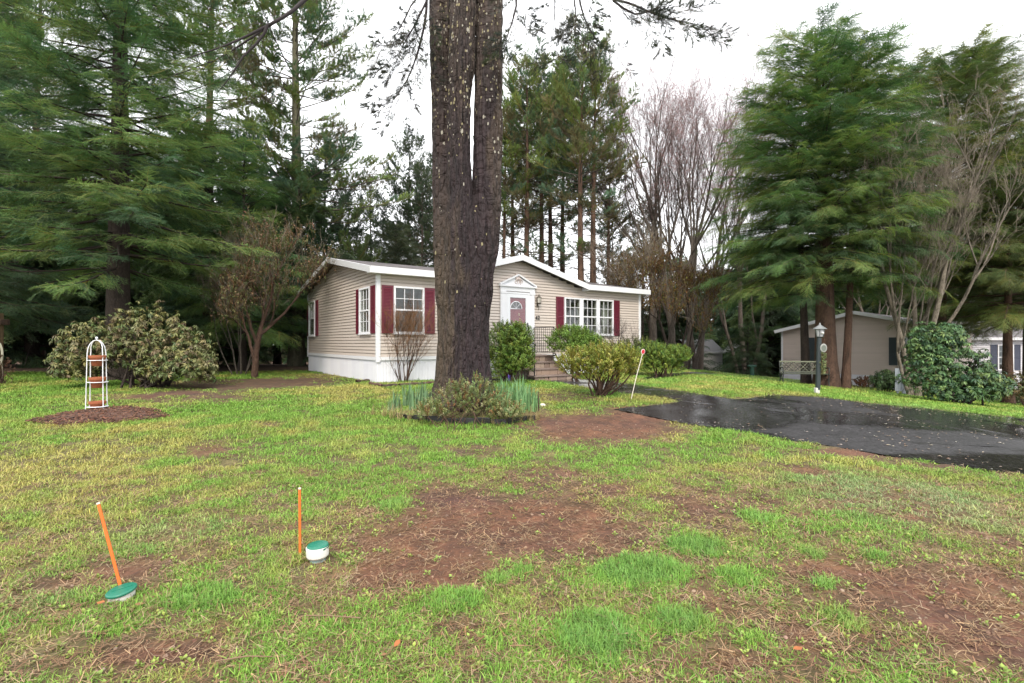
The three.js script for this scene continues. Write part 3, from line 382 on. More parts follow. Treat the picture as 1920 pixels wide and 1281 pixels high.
function pineSpray(seed, o = {}) { const r = rng(seed), g = new GB(), L = o.L || .62; const tuft = (x, y, z, dx, dy, dz, n) => { for (let i = 0; i < n; i++) { tint(g, r, .3); const a = r() * 6.28, b = rr(.15, 1.0, r); let nx = dx + Math.cos(a) * b, ny = dy + Math.sin(a) * b * .8 + .15, nz = dz + Math.sin(a * 1.7 + 1) * b; const l = rr(.09, .15, r) * (o.s || 1) / Math.hypot(nx, ny, nz), w = o.w || .0075; const b0 = rr(-.05, .03, r); g.tri([x + dx * b0 - dz * w, y, z + dz * b0 + dx * w], [x + dx * b0 + dz * w, y + w * .6, z + dz * b0 - dx * w], [x + nx * l, y + ny * l, z + nz * l]); } };
  for (let k = 0; k < (o.n || 9); k++) { const s = .25 + .75 * k / (o.n || 9), side = (k % 2 ? 1 : -1) * rr(.5, 1.1, r), l = rr(.1, .28, r) * (1.15 - s * .5), x = L * s, y = .12 * s * s; const ex = x + l * Math.cos(side), ez = l * Math.sin(side), ey = y + rr(.02, .1, r); g.col = [1.5, .95, .7]; g.tube([V(x, y, 0), V(ex, ey, ez)], [.004, .002], 3); tuft(ex, ey, ez, Math.cos(side) * .8, .35, Math.sin(side) * .8, o.k || 24); tuft(lerp(x, ex, .6), lerp(y, ey, .6), ez * .6, Math.cos(side) * .8, .35, Math.sin(side) * .8, (o.k || 24) / 2); }
  tuft(L, .13, 0, .8, .4, 0, o.k || 24); g.col = [1.4, .9, .7]; g.tube([V(0, 0, 0), V(L * .5, .03, 0), V(L, .13, 0)], [.008, .006, .002], 3); return g.geo(); }
function leafWhorl(seed, n, len, wid, droop, stem = .1, up = 0) { const r = rng(seed), g = new GB(); for (let i = 0; i < n; i++) { tint(g, r, .28); const a = i * 2.4 + rr(-.3, .3, r), l = len * rr(.7, 1.15, r), w = wid * rr(.8, 1.15, r), y0 = stem * rr(up ? .1 : .75, 1, r), e = -droop + rr(-.35, .45, r) + up * rr(.4, 1, r), c = Math.cos(a), s = Math.sin(a); const P = (d, o, h) => [c * d - s * o, y0 + h, s * d + c * o]; const ce = Math.cos(e), se = Math.sin(e), m = l * .5, a1 = P(.008, 0, 0), b = P(m * ce, w / 2, m * se + w * .12), d = P(m * ce, -w / 2, m * se + w * .12), mid = P(m * ce, 0, m * se), t = P(l * ce * .98, 0, l * se - l * .08); g.tri(a1, mid, b); g.tri(mid, t, b); g.tri(a1, d, mid); g.tri(mid, d, t); } g.col = [.8, .6, .5]; g.tube([V(0, -.05, 0), V(0, stem, 0)], [.005, .003], 3); return g.geo(); }
function twigSpray(seed, o = {}) { const r = rng(seed), g = new GB(); const go = (p, d, l, rad, lev) => { const pts = [p.clone()], n = 3; let q = p.clone(), e = d.clone(); for (let i = 0; i < n; i++) { e.add(V(rr(-.18, .18, r), rr(-.08, .2, r) * (o.rise ?? 1), rr(-.18, .18, r))).normalize(); q = q.clone().addScaledVector(e, l / n); pts.push(q); } g.col = [1, 1, 1]; g.tube(pts, [rad, rad * .8, rad * .6, rad * .35], 3); if (o.bud) { g.col = o.bud; const t = q, b = o.bs || .014; g.tri([t.x - b, t.y, t.z], [t.x + b, t.y, t.z], [t.x, t.y + b * 2, t.z + b]); g.tri([t.x, t.y, t.z - b], [t.x, t.y, t.z + b], [t.x + b, t.y + b * 2, t.z]); } if (lev > 0) for (let k = 0; k < o.k; k++) { const s = rr(.25, .95, r), a = pts[Math.floor(s * n)].clone().lerp(pts[Math.min(n, Math.floor(s * n) + 1)], s * n % 1); const f = e.clone().multiplyScalar(.9).add(V(rr(-1, 1, r), rr(-.5, .9, r) * (o.rise ?? 1), rr(-1, 1, r)).multiplyScalar(o.spread || .75)).normalize(); go(a, f, l * rr(.35, .6, r), rad * .6, lev - 1); } }; go(V(0, 0, 0), V(1, .1, 0), o.L || 1, o.r || .008, o.lev ?? 2); return g.geo(); }
const K = {
  spruce: needleSpray({ seed: 3, L: .62, n: 18, side: .25, step: .018, nl: .028, nw: .0058, up: .9, droop: .1 }), spruce2: needleSpray({ seed: 4, L: .55, n: 15, side: .28, step: .018, nl: .028, nw: .0058, up: .9, droop: .25 }),
  hemlock: needleSpray({ seed: 5, L: .7, n: 20, side: .32, step: .022, nl: .028, nw: .0080, up: .5, droop: .3 }), hemlock2: needleSpray({ seed: 6, L: .6, n: 18, side: .36, step: .022, nl: .028, nw: .0080, up: .55, droop: .5 }),
  far: needleSpray({ seed: 7, L: .9, n: 14, side: .45, step: .04, nl: .075, nw: .02, up: .7, droop: .4 }),
  pine: pineSpray(8), pine2: pineSpray(9, { n: 8 }), pineFar: pineSpray(10, { n: 8, k: 14, w: .014, s: 1.25, L: .8 }), pineThin: pineSpray(11, { n: 6, k: 12, w: .004 }),
  rhodo: leafWhorl(12, 9, .12, .04, .45), rhodo2: leafWhorl(13, 8, .14, .042, .7), small: leafWhorl(14, 20, .06, .02, .1, .16, .9), small2: leafWhorl(15, 18, .055, .018, -.1, .14, .7), fine: leafWhorl(16, 26, .045, .011, -.3, .14, .9), brown: leafWhorl(17, 7, .06, .035, .6, .18),
  maple: twigSpray(21, { L: 1.4, r: .0075, k: 4, lev: 2, bud: [1.7, 1.0, 1.0], bs: .014, spread: .55 }), maple2: twigSpray(22, { L: 1.2, r: .0068, k: 4, lev: 2, bud: [1.7, 1.0, 1.0], bs: .014, spread: .55 }), twig: twigSpray(23, { L: .8, r: .0075, k: 3, lev: 2, spread: .8, rise: .7 }), twig2: twigSpray(24, { L: .7, r: .0065, k: 3, lev: 2, spread: .8, rise: .7 }), hang: twigSpray(25, { L: .8, r: .006, k: 6, lev: 2, rise: -.5, spread: .7 }),
};
const leafMat = (rough, tr) => new THREE.MeshPhysicalMaterial({ color: 0xffffff, vertexColors: true, roughness: rough, side: THREE.DoubleSide, transmission: tr, thickness: 0, specularIntensity: .5 });
const needleM = leafMat(.95, .35), glossM = leafMat(.42, 0), dullM = leafMat(.9, 0);
const barkM = (r, g, b) => std(r, g, b, .92, { map: barkTex, bumpMap: barkBump, bumpScale: .03 });
const BK = { dark: barkM(.045, .034, .028), grey: barkM(.12, .105, .09), pine: barkM(.085, .07, .055), red: barkM(.13, .08, .055), pale: barkM(.22, .2, .165), brown: barkM(.10, .06, .042) };
const twigM = { maple: std(.20, .145, .14, .9, { vertexColors: true }), grey: std(.21, .175, .135, .9, { vertexColors: true }), dark: std(.03, .024, .026, .9, { vertexColors: true }), rust: std(.22, .105, .04, .9, { vertexColors: true }) };
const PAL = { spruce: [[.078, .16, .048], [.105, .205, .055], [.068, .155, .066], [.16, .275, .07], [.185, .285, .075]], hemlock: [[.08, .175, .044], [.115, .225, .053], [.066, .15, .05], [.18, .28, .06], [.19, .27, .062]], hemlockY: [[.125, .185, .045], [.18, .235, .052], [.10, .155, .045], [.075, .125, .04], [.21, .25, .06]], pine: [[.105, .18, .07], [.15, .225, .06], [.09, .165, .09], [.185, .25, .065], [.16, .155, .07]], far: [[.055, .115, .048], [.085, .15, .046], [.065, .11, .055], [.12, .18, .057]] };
const _m = new THREE.Matrix4(), _q = new THREE.Quaternion();
function orient(p, dir, up, s, roll = 0) { const X = dir.clone().normalize(), Z = V(0, 0, 0).crossVectors(X, up).normalize(), Y = V(0, 0, 0).crossVectors(Z, X); if (roll) { const c = Math.cos(roll), n = Math.sin(roll), y2 = Y.clone().multiplyScalar(c).addScaledVector(Z, n), z2 = Z.clone().multiplyScalar(c).addScaledVector(Y, -n); Y.copy(y2); Z.copy(z2); } return new THREE.Matrix4().makeBasis(X.multiplyScalar(s), Y.multiplyScalar(s), Z.multiplyScalar(s)).setPosition(p); }
const pick = (a, r) => a[Math.floor(r() * a.length)];
const jit = (c, r, s = .3) => { const k = 1 + (r() - .5) * 2 * s; return C(c[0] * k * (1 + (r() - .5) * .2), c[1] * k, c[2] * k * (1 + (r() - .5) * .2)); };
// a conifer: tapered trunk, limbs and a crown of sprays. rad(f): reach of the limbs from the crown's foot (0) to the top (1)
function conifer(o) {
  const r = rng(o.seed), g = thing(o.name, o.label, 'tree', [o.pos.x, o.pos.y, o.pos.z], 0, o.group), Ht = o.height, lean = o.lean || [0, 0];
  const tp = t => V(lean[0] * t + Math.sin(t * 5 + o.seed) * .08 * (t * Ht / 12), t * Ht, lean[1] * t + Math.cos(t * 4 + o.seed) * .08 * (t * Ht / 12));
  const tb = new GB(), ts = []; for (let i = 0; i <= 14; i++) ts.push(tp(i / 14)); ts[0].y = -.3; tb.tube(ts, t => o.r0 * (1 - t * .93) * (1 + .35 * Math.exp(-t * Ht * 2.5)), o.sides || 10); mk('trunk', tb.geo(false), o.bark || BK.dark, g);
  const lb = new GB(), ms = [[], []], cs = [[], []], pal = o.pal || PAL.spruce;
  for (let y = o.crown; y < Ht - .3; y += o.whorl * rr(.7, 1.3, r) * (1 - .35 * (y / Ht))) {
    const f = (y - o.crown) / (Ht - o.crown), n = Math.max(2, Math.round(o.per * rr(.7, 1.2, r))), a0 = r() * 6.28;
    for (let b = 0; b < n; b++) {
      const az = a0 + b / n * 6.28 + rr(-.35, .35, r), L = o.rad(f) * rr(.6, 1.12, r) * (o.shape ? o.shape(az, y) : 1); if (L < .12) continue;
      if (o.cull && o.cull(az, y)) continue;
      const c0 = tp(clamp(y / Ht)), e = o.elev(f) + rr(-.12, .12, r), dx = Math.cos(az), dz = Math.sin(az), bend = rr(-.25, .25, r);
      const pt = s => V(c0.x + dx * L * s - dz * bend * L * s * s * .4, c0.y + L * (Math.tan(e) * s - o.droop * s * s + o.tip * s * s * s), c0.z + dz * L * s + dx * bend * L * s * s * .4);
      const bc = pick(pal, r), br = o.limb * (.35 + L * .25); lb.tube([pt(0), pt(.3), pt(.6), pt(.85), pt(1)], [br, br * .8, br * .55, br * .35, br * .15], 4);
      const dead = o.dead && r() < o.dead(f); if (dead) continue;
      for (let s = o.bare ?? .22; s <= 1.0; s += o.space / L * rr(.7, 1.3, r)) {
        const side = r() < .5 ? -1 : 1, p = pt(s), t = pt(Math.min(1.02, s + .08)).sub(pt(s - .08)).normalize(), sp = s > .93 ? rr(-.2, .2, r) : side * rr(.35, 1.15, r), dir = V(t.x * Math.cos(sp) - t.z * Math.sin(sp), t.y + rr(-.18, .14, r) + (o.tuft || 0), t.x * Math.sin(sp) + t.z * Math.cos(sp));
        const v = r() < .5 ? 0 : 1, up = V(rr(-.3, .3, r), 1, rr(-.3, .3, r)), sc = o.scale * rr(.75, 1.25, r) * (.65 + .35 * Math.min(1, L)); ms[v].push(orient(p.add(V(0, rr(-.06, .06, r), 0)), dir, up, sc, rr(-.85, .85, r))); const sc0 = r() < .72 ? bc : pick(pal, r); cs[v].push(jit(sc0, r, .22));
        if (o.second && r() < o.second && L * s > .6) { const reach = rr(.25, .6, r) * Math.min(1, L * .4), p2 = p.clone().addScaledVector(dir.clone().normalize(), reach); ms[v].push(orient(p2, dir.clone().add(V(rr(-.3, .3, r), rr(-.2, .1, r), rr(-.3, .3, r))), up, sc * .9, rr(-.4, .4, r))); cs[v].push(jit(sc0, r, .22)); }
      }
    }
  }
  mk('limbs', lb.geo(false), o.limbBark || o.bark || BK.dark, g);
  o.kit.forEach((k, i) => inst('crown', k, needleM, ms[i], cs[i], g));
  return g;
}
let copyN = 0;
function copyTree(t, px, D, s, turn, label, group, yOff = 0) { const c = t.clone(); c.name = numbered(t.userData.base || t.name.replace(/_\d+$/, '')); scene.add(c); const p = at(px, D); c.position.set(p.x, p.y + yOff, p.z); c.rotation.y = turn; c.scale.setScalar(s); c.userData = { label, category: 'tree' }; if (group) c.userData.group = group; return c; }
// bare or thin-leaved tree grown by forking
function bareTree(o) {
  const r = rng(o.seed), g = thing(o.name, o.label, o.category || 'tree', [o.pos.x, o.pos.y, o.pos.z], 0, o.group), tb = new GB(), tips = [];
  const grow = (p, d, l, rad, lev) => { const n = lev > 2 ? 6 : 4, pts = [p.clone()], rs = [rad]; let q = p.clone(), e = d.clone(); const taper = lev ? (o.taper || .62) : .35;
    for (let i = 1; i <= n; i++) { e.add(V(rr(-o.wob, o.wob, r), rr(-.4, .6, r) * o.wob + o.rise * .12, rr(-o.wob, o.wob, r))).normalize(); q = q.clone().addScaledVector(e, l / n); pts.push(q); rs.push(rad * lerp(1, taper, i / n)); if (lev <= 1) tips.push([q.clone(), e.clone(), rad]); }
    tb.tube(pts, rs, lev > 2 ? 8 : lev > 1 ? 5 : 3);
    if (lev > 0) { const k = o.fork(lev, r); for (let i = 0; i < k; i++) { const s = i < 2 ? 1 : rr(.3, .95, r), idx = Math.min(n, Math.round(s * n)), a = i * 2.4 + rr(-.5, .5, r), ax = V(e.y, -e.x, .3 * e.z + .2).normalize(), bx = V(0, 0, 0).crossVectors(e, ax).normalize(), sp = o.spread * rr(.6, 1.25, r) * (i === 0 ? .45 : 1); const f = e.clone().multiplyScalar(Math.cos(sp)).addScaledVector(ax, Math.sin(sp) * Math.cos(a)).addScaledVector(bx, Math.sin(sp) * Math.sin(a)).normalize(); grow(pts[idx], f, l * rr(o.len[0], o.len[1], r), rs[idx] * (i === 0 ? .85 : rr(.5, .72, r)), lev - 1); } } };
  for (const [x, z, dx, dz, l, rad] of o.stems) grow(V(x, -.15, z), V(dx, 1, dz).normalize(), l, rad, o.levels);
  mk('trunk', tb.geo(false), o.bark, g);
  if (o.kit) { const ms = o.kit.map(() => []), cs = o.kit.map(() => []); for (const [p, e] of tips) for (let k = 0; k < o.perTip; k++) { if (o.chance && r() > o.chance) continue; const v = Math.floor(r() * o.kit.length), d = e.clone().add(V(rr(-.6, .6, r), rr(-.2, .6, r) * o.rise, rr(-.6, .6, r)).multiplyScalar(o.tspread || 1)); ms[v].push(orient(p.clone().add(V(rr(-.1, .1, r), rr(-.1, .1, r), rr(-.1, .1, r))), o.upright ? V(rr(-.5, .5, r), 0, 1) : d, o.upright ? V(rr(-.7, .7, r), 1, rr(-.7, .7, r)) : V(rr(-1, 1, r), 1, rr(-1, 1, r)), o.scale * rr(.6, 1.3, r))); cs[v].push(o.tints ? jit(pick(o.tints, r), r) : C(1, 1, 1)); } o.kit.forEach((k, i) => ms[i].length && inst(o.kitName || 'twigs', k, o.kitMat, ms[i], cs[i], g)); }
  if (o.kit2) { const ms = [], cs = []; for (const [p, e] of tips) for (let k = 0; k < o.perTip2; k++) { ms.push(orient(p.clone().add(V(rr(-.35, .35, r), rr(-.3, .3, r), rr(-.35, .35, r))), V(rr(-1, 1, r), rr(-.3, .3, r), rr(-1, 1, r)), V(rr(-.6, .6, r), 1, rr(-.6, .6, r)), (o.scale2 || 1) * rr(.6, 1.3, r))); cs.push(jit(pick(o.tints2, r), r)); } inst('leaves', o.kit2, dullM, ms, cs, g); }
  return g;
}
// a shrub: stems and leaf clusters spread through lobes [x, y, z, rx, ry, rz, share]
function shrub(o) {
  const r = rng(o.seed), g = thing(o.name, o.label, o.category || 'shrub', [o.pos.x, o.pos.y, o.pos.z], o.turn || 0, o.group), sb = new GB(), ms = o.kit.map(() => []), cs = o.kit.map(() => []);
  for (let i = 0; i < o.n; i++) {
    const l = pick(o.lobes, r), a = r() * 6.28, cz = rr(-.75, 1, r), sn = Math.sqrt(1 - cz * cz), d = V(Math.cos(a) * sn, cz, Math.sin(a) * sn), lump = .78 + .45 * fbm(d.x * 1.9 + o.seed, d.y * 1.9 + l[0], d.z * 1.9, 2), q = Math.pow(rr(.22, 1, r), .45) * lump;
    const p = V(l[0] + d.x * l[3] * q, l[1] + d.y * l[4] * q, l[2] + d.z * l[5] * q); if (p.y < (o.floor ?? .05)) continue; const v = Math.floor(r() * o.kit.length), up = d.clone().multiplyScalar(o.out ?? .8).add(V(rr(-.5, .5, r), (o.lift ?? .9) + rr(-.3, .3, r), rr(-.5, .5, r))).normalize(); const X = V(rr(-1, 1, r), rr(-.2, .2, r), rr(-1, 1, r)).normalize(); ms[v].push(orient(p, X.addScaledVector(up, -X.dot(up)), up, o.scale * rr(.7, 1.3, r))); cs[v].push(jit(pick(o.pal, r), r, .28));
  }
  for (let i = 0; i < o.stems; i++) { const l = pick(o.lobes, r), b = V(rr(-1, 1, r) * o.foot, -.1, rr(-1, 1, r) * o.foot), t = V(l[0] + rr(-.8, .8, r) * l[3], l[1] + rr(-.2, .75, r) * l[4], l[2] + rr(-.8, .8, r) * l[5]), m = b.clone().lerp(t, .5).add(V(rr(-.15, .15, r), rr(-.1, .05, r), rr(-.15, .15, r))); sb.tube([b, b.clone().lerp(m, .5), m, m.clone().lerp(t, .6).add(V(rr(-.05, .05, r), 0, rr(-.05, .05, r))), t], [1, .85, .65, .4, .2].map(k => k * o.sr), 5); }
  mk('stems', sb.geo(false), o.bark || BK.brown, g); o.kit.forEach((k, i) => inst('foliage', k, o.mat || glossM, ms[i], cs[i], g)); return g;
}
// ---------------------------------------------------------------- the big pine in front of the house: three stems grown together
{
  const D = 10.3, X0 = -0.955, gy = H(X0, -D), t = thing('pine_tree', 'massive three stemmed pine with lichen spotted dark bark in the garden bed', 'tree', [X0, gy, -D]);
  // stems: height above the ground, then x, z, radius
  const ST = [[[-.5, -.20, -.08, .40], [.5, -.22, -.08, .33], [1.4, -.23, -.08, .31], [2.3, -.28, -.09, .31], [3.8, -.37, -.11, .28], [5, -.41, -.12, .255], [8.2, -.49, -.14, .235], [11, -.6, -.2, .2]],
    [[-.5, 0, .12, .50], [.5, 0, .10, .42], [1.4, .0, .1, .38], [2.3, .0, .11, .36], [3.4, -.02, .13, .32], [4.3, -.075, .15, .25], [5, -.10, .16, .236], [6.0, -.085, .16, .242], [6.7, -.03, .16, .262], [8.2, .0, .15, .262], [11, .05, .2, .21]],
    [[-.5, .24, -.04, .36], [.5, .20, -.04, .30], [1.4, .20, -.04, .28], [2.3, .27, -.04, .32], [3.2, .37, -.05, .33], [3.9, .445, -.05, .305], [5, .478, -.05, .298], [6.4, .488, -.05, .29], [8.2, .505, -.06, .275], [11, .6, -.1, .24]]];
  const st = (S, h) => { let i = 0; while (i < S.length - 2 && h > S[i + 1][0]) i++; const f = sst(h, S[i][0], S[i + 1][0]) * .5 + clamp((h - S[i][0]) / (S[i + 1][0] - S[i][0])) * .5; return [1, 2, 3].map(k => lerp(S[i][k], S[i + 1][k], f)); };
  const N = 150, cx = .02, cy = 4.55, cz = 0, hx = .95, hy = 5.05, hz = .8, mc = new MarchingCubes(N, BK.pine, false, false, 420000); mc.isolation = 0;
  for (let j = 0; j < N; j++) {
    const h = cy + ((j - N / 2) / (N / 2)) * hy, P = ST.map(S => st(S, h)), k = lerp(.22, .012, sst(h, 3.0, 4.3)), flare = .21 * Math.exp(-Math.max(0, h - .05) * 3.2);
    for (let q = 0; q < N; q++) for (let i = 0; i < N; i++) {
      const x = cx + ((i - N / 2) / (N / 2)) * hx, z = cz + ((q - N / 2) / (N / 2)) * hz; let d = 9;
      for (const p of P) { const e = Math.hypot(x - p[0], z - p[1]) - p[2]; const m = clamp(.5 + .5 * (d - e) / k); d = lerp(d, e, m) - k * m * (1 - m); }
      const ang = Math.atan2(z, x); d -= flare * (.6 + .5 * Math.sin(ang * 5 + 1) ** 2);
      mc.field[i + j * N + q * N * N] = -d;
    }
  }
  mc.update();
  let g = new THREE.BufferGeometry(); g.setAttribute('position', new THREE.BufferAttribute(mc.positionArray.slice(0, mc.count * 3), 3)); g = mergeVertices(g, 1e-5);
  const p = g.attributes.position; for (let i = 0; i < p.count; i++) p.setXYZ(i, cx + p.getX(i) * hx, cy + p.getY(i) * hy, cz + p.getZ(i) * hz);
  g.computeVertexNormals(); const n = g.attributes.normal, col = [], uv = [], spots = [];
  const ridge = (x, y, z) => { const w = fbm(x * 3, y * 1.2, z * 3, 2) * .35; const a = Math.abs(noise(x * 13 + w * 3, y * .9, z * 13) * 2 - 1), b = Math.abs(noise(x * 27 + 7 + w * 4, y * 2.6, z * 27) * 2 - 1); return 1 - clamp(a * 2.4) * .65 - clamp(b * 2.2) * .35; };
  const rs = rng(5);
  for (let i = 0; i < p.count; i++) {
    const x = p.getX(i), y = p.getY(i), z = p.getZ(i), f = ridge(x, y, z), d = -.05 * f + .02 * (fbm(x * 5, y * 1.6, z * 5, 2) - .5); p.setXYZ(i, x + n.getX(i) * d, y, z + n.getZ(i) * d);
    // wet purple-brown bark with grey-green algae on the left flank and upper right side
    const nz1 = fbm(x * 9, y * 1.6, z * 9, 4) - .5, left = sst(-x + nz1 * 1.3 - .02 * y, -.06, .36), low = 1 - sst(y, 2.6, 4.6), right = sst(x + (fbm(x * 4, y * .8, z * 4 + 5, 3) - .5) * .5, .48, .72) * sst(y, 2.5, 5), up = sst(y + (fbm(x * 5, y, z * 5, 3) - .5) * 3, 5.0, 7.2);
    const a = clamp(Math.max(left * (.3 + .7 * low), right * .8, up * .55)), e = fbm(x * 18, y * 5, z * 18, 3), s = .3 + 1.4 * e; 
    col.push(lerp(.018, .052, a) * s, lerp(.0095, .036, a) * s, lerp(.0115, .024, a) * s); uv.push(Math.atan2(z, x) * .5, y);
    if (n.getZ(i) > -.35 && y > 1.6) { const pr = .004 + .05 * sst(y + (fbm(x * 6, y * 1.4, z * 6, 3) - .5) * 3.5, 4.3, 6.4); if (rs() < pr * .8) spots.push([x, y, z, n.getX(i), n.getY(i), n.getZ(i), d]); }
  }
  g.setAttribute('color', new THREE.Float32BufferAttribute(col, 3)); g.setAttribute('uv', new THREE.Float32BufferAttribute(uv, 2)); g.computeVertexNormals();
  mk('trunk', g, std(1, 1, 1, .8, { vertexColors: true, bumpMap: barkBump, bumpScale: .07 }), t);
  // lichen rosettes
  { const f = new GB(), r = rng(9); for (let i = 0; i < 7; i++) { const a = i * .9, b = (i + 1) * .9, q = () => rr(.75, 1.2, r); f.tri([0, 0, .25], [Math.cos(a) * q(), Math.sin(a) * q(), 0], [Math.cos(b) * q(), Math.sin(b) * q(), 0]); } const ms = [], cs = []; for (const [x, y, z, a, b, c, d] of spots) { const nn = V(a, b, c).normalize(), m = new THREE.Matrix4(), s = rr(.008, .026, r) * (r() < .08 ? 1.6 : 1); const q = new THREE.Quaternion().setFromUnitVectors(V(0, 0, 1), nn); m.compose(V(x, y, z).addScaledVector(nn, d + .002), q, V(s, s * rr(.9, 1.7, r), s * .3)); ms.push(m); cs.push(r() < .55 ? C(.24, .21, .12) : C(.31, .29, .24)); } inst('lichen', f.geo(), std(1, 1, 1, .95, { vertexColors: true }), ms, cs, t); }
  // upper stems, limbs and hanging branch ends
  const ub = new GB(), r = rng(31), ms = [[], [], []], cs = [[], [], []];
  const tops = ST.map(S => { const e = st(S, 9.4), q = V(e[0], 9.3, e[1]), a = [q]; for (let i = 1; i <= 5; i++) a.push(V(e[0] * (1 + i * .35) + rr(-.1, .1, r), 9.3 + i * 1.7, e[1] * (1 + i * .3))); ub.tube(a, u => e[2] * (1 - u * .8), 8); return a; });
  const limb = (pts, r0, kinds) => { const c = new THREE.CatmullRomCurve3(pts.map(q => V(q[0] - X0, q[1] - gy, q[2] + D))), L = c.getLength(), n = Math.max(6, Math.round(L * 3)); ub.tube(c.getPoints(n), u => r0 * (1 - u * .88), 6);
    for (let s = kinds.from; s < 1; s += kinds.step / L) { const q = c.getPoint(s), e = c.getTangent(s); for (let k = 0; k < kinds.k; k++) { const d = e.clone().add(V(rr(-1, 1, r), rr(-.9, .3, r), rr(-1, 1, r)).multiplyScalar(.9)); ms[2].push(orient(q, d, V(rr(-1, 1, r), 1, rr(-1, 1, r)), kinds.s * rr(.7, 1.2, r))); cs[2].push(C(1, 1, 1)); const dn = d.clone().normalize(); for (let w = 0; w < kinds.leaf; w++) { const v = r() < .5 ? 0 : 1; ms[v].push(orient(q.clone().addScaledVector(dn, rr(.25, .85, r) * kinds.s), d.clone().add(V(rr(-.6, .6, r), rr(-.6, .2, r), rr(-.6, .6, r))), V(rr(-.5, .5, r), 1, rr(-.5, .5, r)), rr(.45, .8, r))); cs[v].push(jit(pick(kinds.pal, r), r)); } } } };
  const at3 = (px, py, d) => [(px - CX) / F * d, yAt(py, d), -d], PL = [[.05, .065, .05], [.07, .075, .06], [.06, .08, .04]];
  // left limb reaching out of the frame towards the spruce
  limb([[-1.5, 9.9, -10.4], at3(700, -60, 10), at3(585, -12, 9.4), at3(540, 25, 9), at3(480, 58, 8.8), at3(420, 85, 8.6), at3(350, 108, 8.5)], .055, { from: .5, step: .5, k: 1, s: .7, leaf: 1, pal: PAL.pine });
  limb([at3(500, 48, 8.85), at3(490, 70, 8.8), at3(455, 105, 8.7), at3(430, 145, 8.6), at3(405, 175, 8.6)], .03, { from: .3, step: .35, k: 1, s: .6, leaf: 1, pal: PAL.pine });
  limb([at3(530, 30, 9), at3(470, 70, 9), at3(410, 108, 9), at3(300, 150, 8.9)], .025, { from: .4, step: .4, k: 1, s: .6, leaf: 1, pal: PAL.pine });
  // branches hanging left of the trunk
  limb([[-1.45, 9.6, -10.3], at3(802, -40, 10), at3(798, 30, 9.9), at3(785, 90, 9.8), at3(765, 145, 9.7), at3(735, 190, 9.6)], .04, { from: .3, step: .12, k: 2, s: .5, leaf: 1, pal: PL });
  limb([at3(800, 0, 9.9), at3(775, 50, 9.8), at3(755, 85, 9.7), at3(730, 150, 9.7)], .022, { from: .1, step: .14, k: 2, s: .5, leaf: 1, pal: PL });
  limb([at3(795, -20, 9.9), at3(770, 10, 9.6), at3(745, 60, 9.5), at3(725, 80, 9.5)], .02, { from: .2, step: .16, k: 2, s: .45, leaf: 1, pal: PL });
  // right of the trunk
  limb([[-.4, 9.7, -10.3], at3(962, -40, 10), at3(968, 10, 9.9), at3(955, 55, 9.8), at3(945, 90, 9.7)], .035, { from: .3, step: .16, k: 2, s: .45, leaf: 1, pal: PL });
  limb([[-.4, 9.9, -10.2], at3(1020, -50, 9.8), at3(1100, -15, 9.4), at3(1180, 5, 9), at3(1240, 30, 8.8), at3(1310, 45, 8.7)], .04, { from: .35, step: .16, k: 2, s: .5, leaf: 1, pal: PL });
  limb([at3(1075, -15, 9.5), at3(1080, 30, 9.4), at3(1078, 90, 9.4)], .018, { from: .1, step: .16, k: 2, s: .38, leaf: 1, pal: PL });
  limb([at3(1085, -12, 9.5), at3(1095, 30, 9.4), at3(1120, 75, 9.4), at3(1150, 95, 9.3)], .02, { from: .1, step: .15, k: 2, s: .42, leaf: 1, pal: PL });
  limb([at3(1040, -30, 9.7), at3(1040, 30, 9.6), at3(1032, 90, 9.6)], .018, { from: .2, step: .16, k: 2, s: .42, leaf: 1, pal: PL });
  limb([at3(1150, 0, 9.1), at3(1190, 25, 9), at3(1220, 20, 8.9), at3(1300, 5, 8.8)], .02, { from: .1, step: .16, k: 2, s: .42, leaf: 1, pal: PL });
  // crown above the frame
  for (const a of tops) for (let k = 0; k < 9; k++) { const s = rr(.1, .95, r), i = Math.min(4, Math.floor(s * 5)), q = a[i].clone().lerp(a[i + 1], s * 5 - i), az = r() * 6.28, L = rr(2, 3.6, r); limb([[q.x + X0, q.y + gy, q.z - D], [q.x + X0 + Math.cos(az) * L * .5, q.y + gy + .5, q.z - D + Math.sin(az) * L * .5], [q.x + X0 + Math.cos(az) * L, q.y + gy + .9, q.z - D + Math.sin(az) * L]], .04, { from: .4, step: .3, k: 1, s: .5, leaf: 2, pal: PAL.pine }); }
  mk('limbs', ub.geo(false), std(.028, .022, .023, .95), t);
  inst('crown', K.pineThin, needleM, ms[0], cs[0], t); inst('crown', K.pine2, needleM, ms[1], cs[1], t); inst('twigs', K.hang, twigM.dark, ms[2], cs[2], t);
}
// ---------------------------------------------------------------- conifers
const spruceO = { kit: [K.spruce, K.spruce2], pal: PAL.spruce, whorl: .42, per: 7, limb: .035, droop: .32, tip: .26, elev: f => lerp(-.12, .5, f), space: .12, scale: .95, second: .95, bark: BK.dark };
conifer({ ...spruceO, seed: 101, name: 'spruce_tree', label: 'big dark spruce with layered boughs standing behind the olive rhododendron', pos: at(221, 16), height: 21, r0: .36, crown: 3.5, rad: f => 4.5 * Math.pow(1 - f, .8) * (1 - .3 * Math.exp(-f * 18)), dead: f => f < .06 ? .45 : 0 });
conifer({ ...spruceO, seed: 102, name: 'spruce_tree', label: 'blue green spruce standing behind the hose post at the lawn edge', pos: at(-70, 17.5), height: 19, r0: .32, crown: 2.6, rad: f => 4.0 * Math.pow(1 - f, .8), pal: [[.075, .145, .075], [.095, .18, .08], [.065, .125, .07], [.15, .23, .09]] });
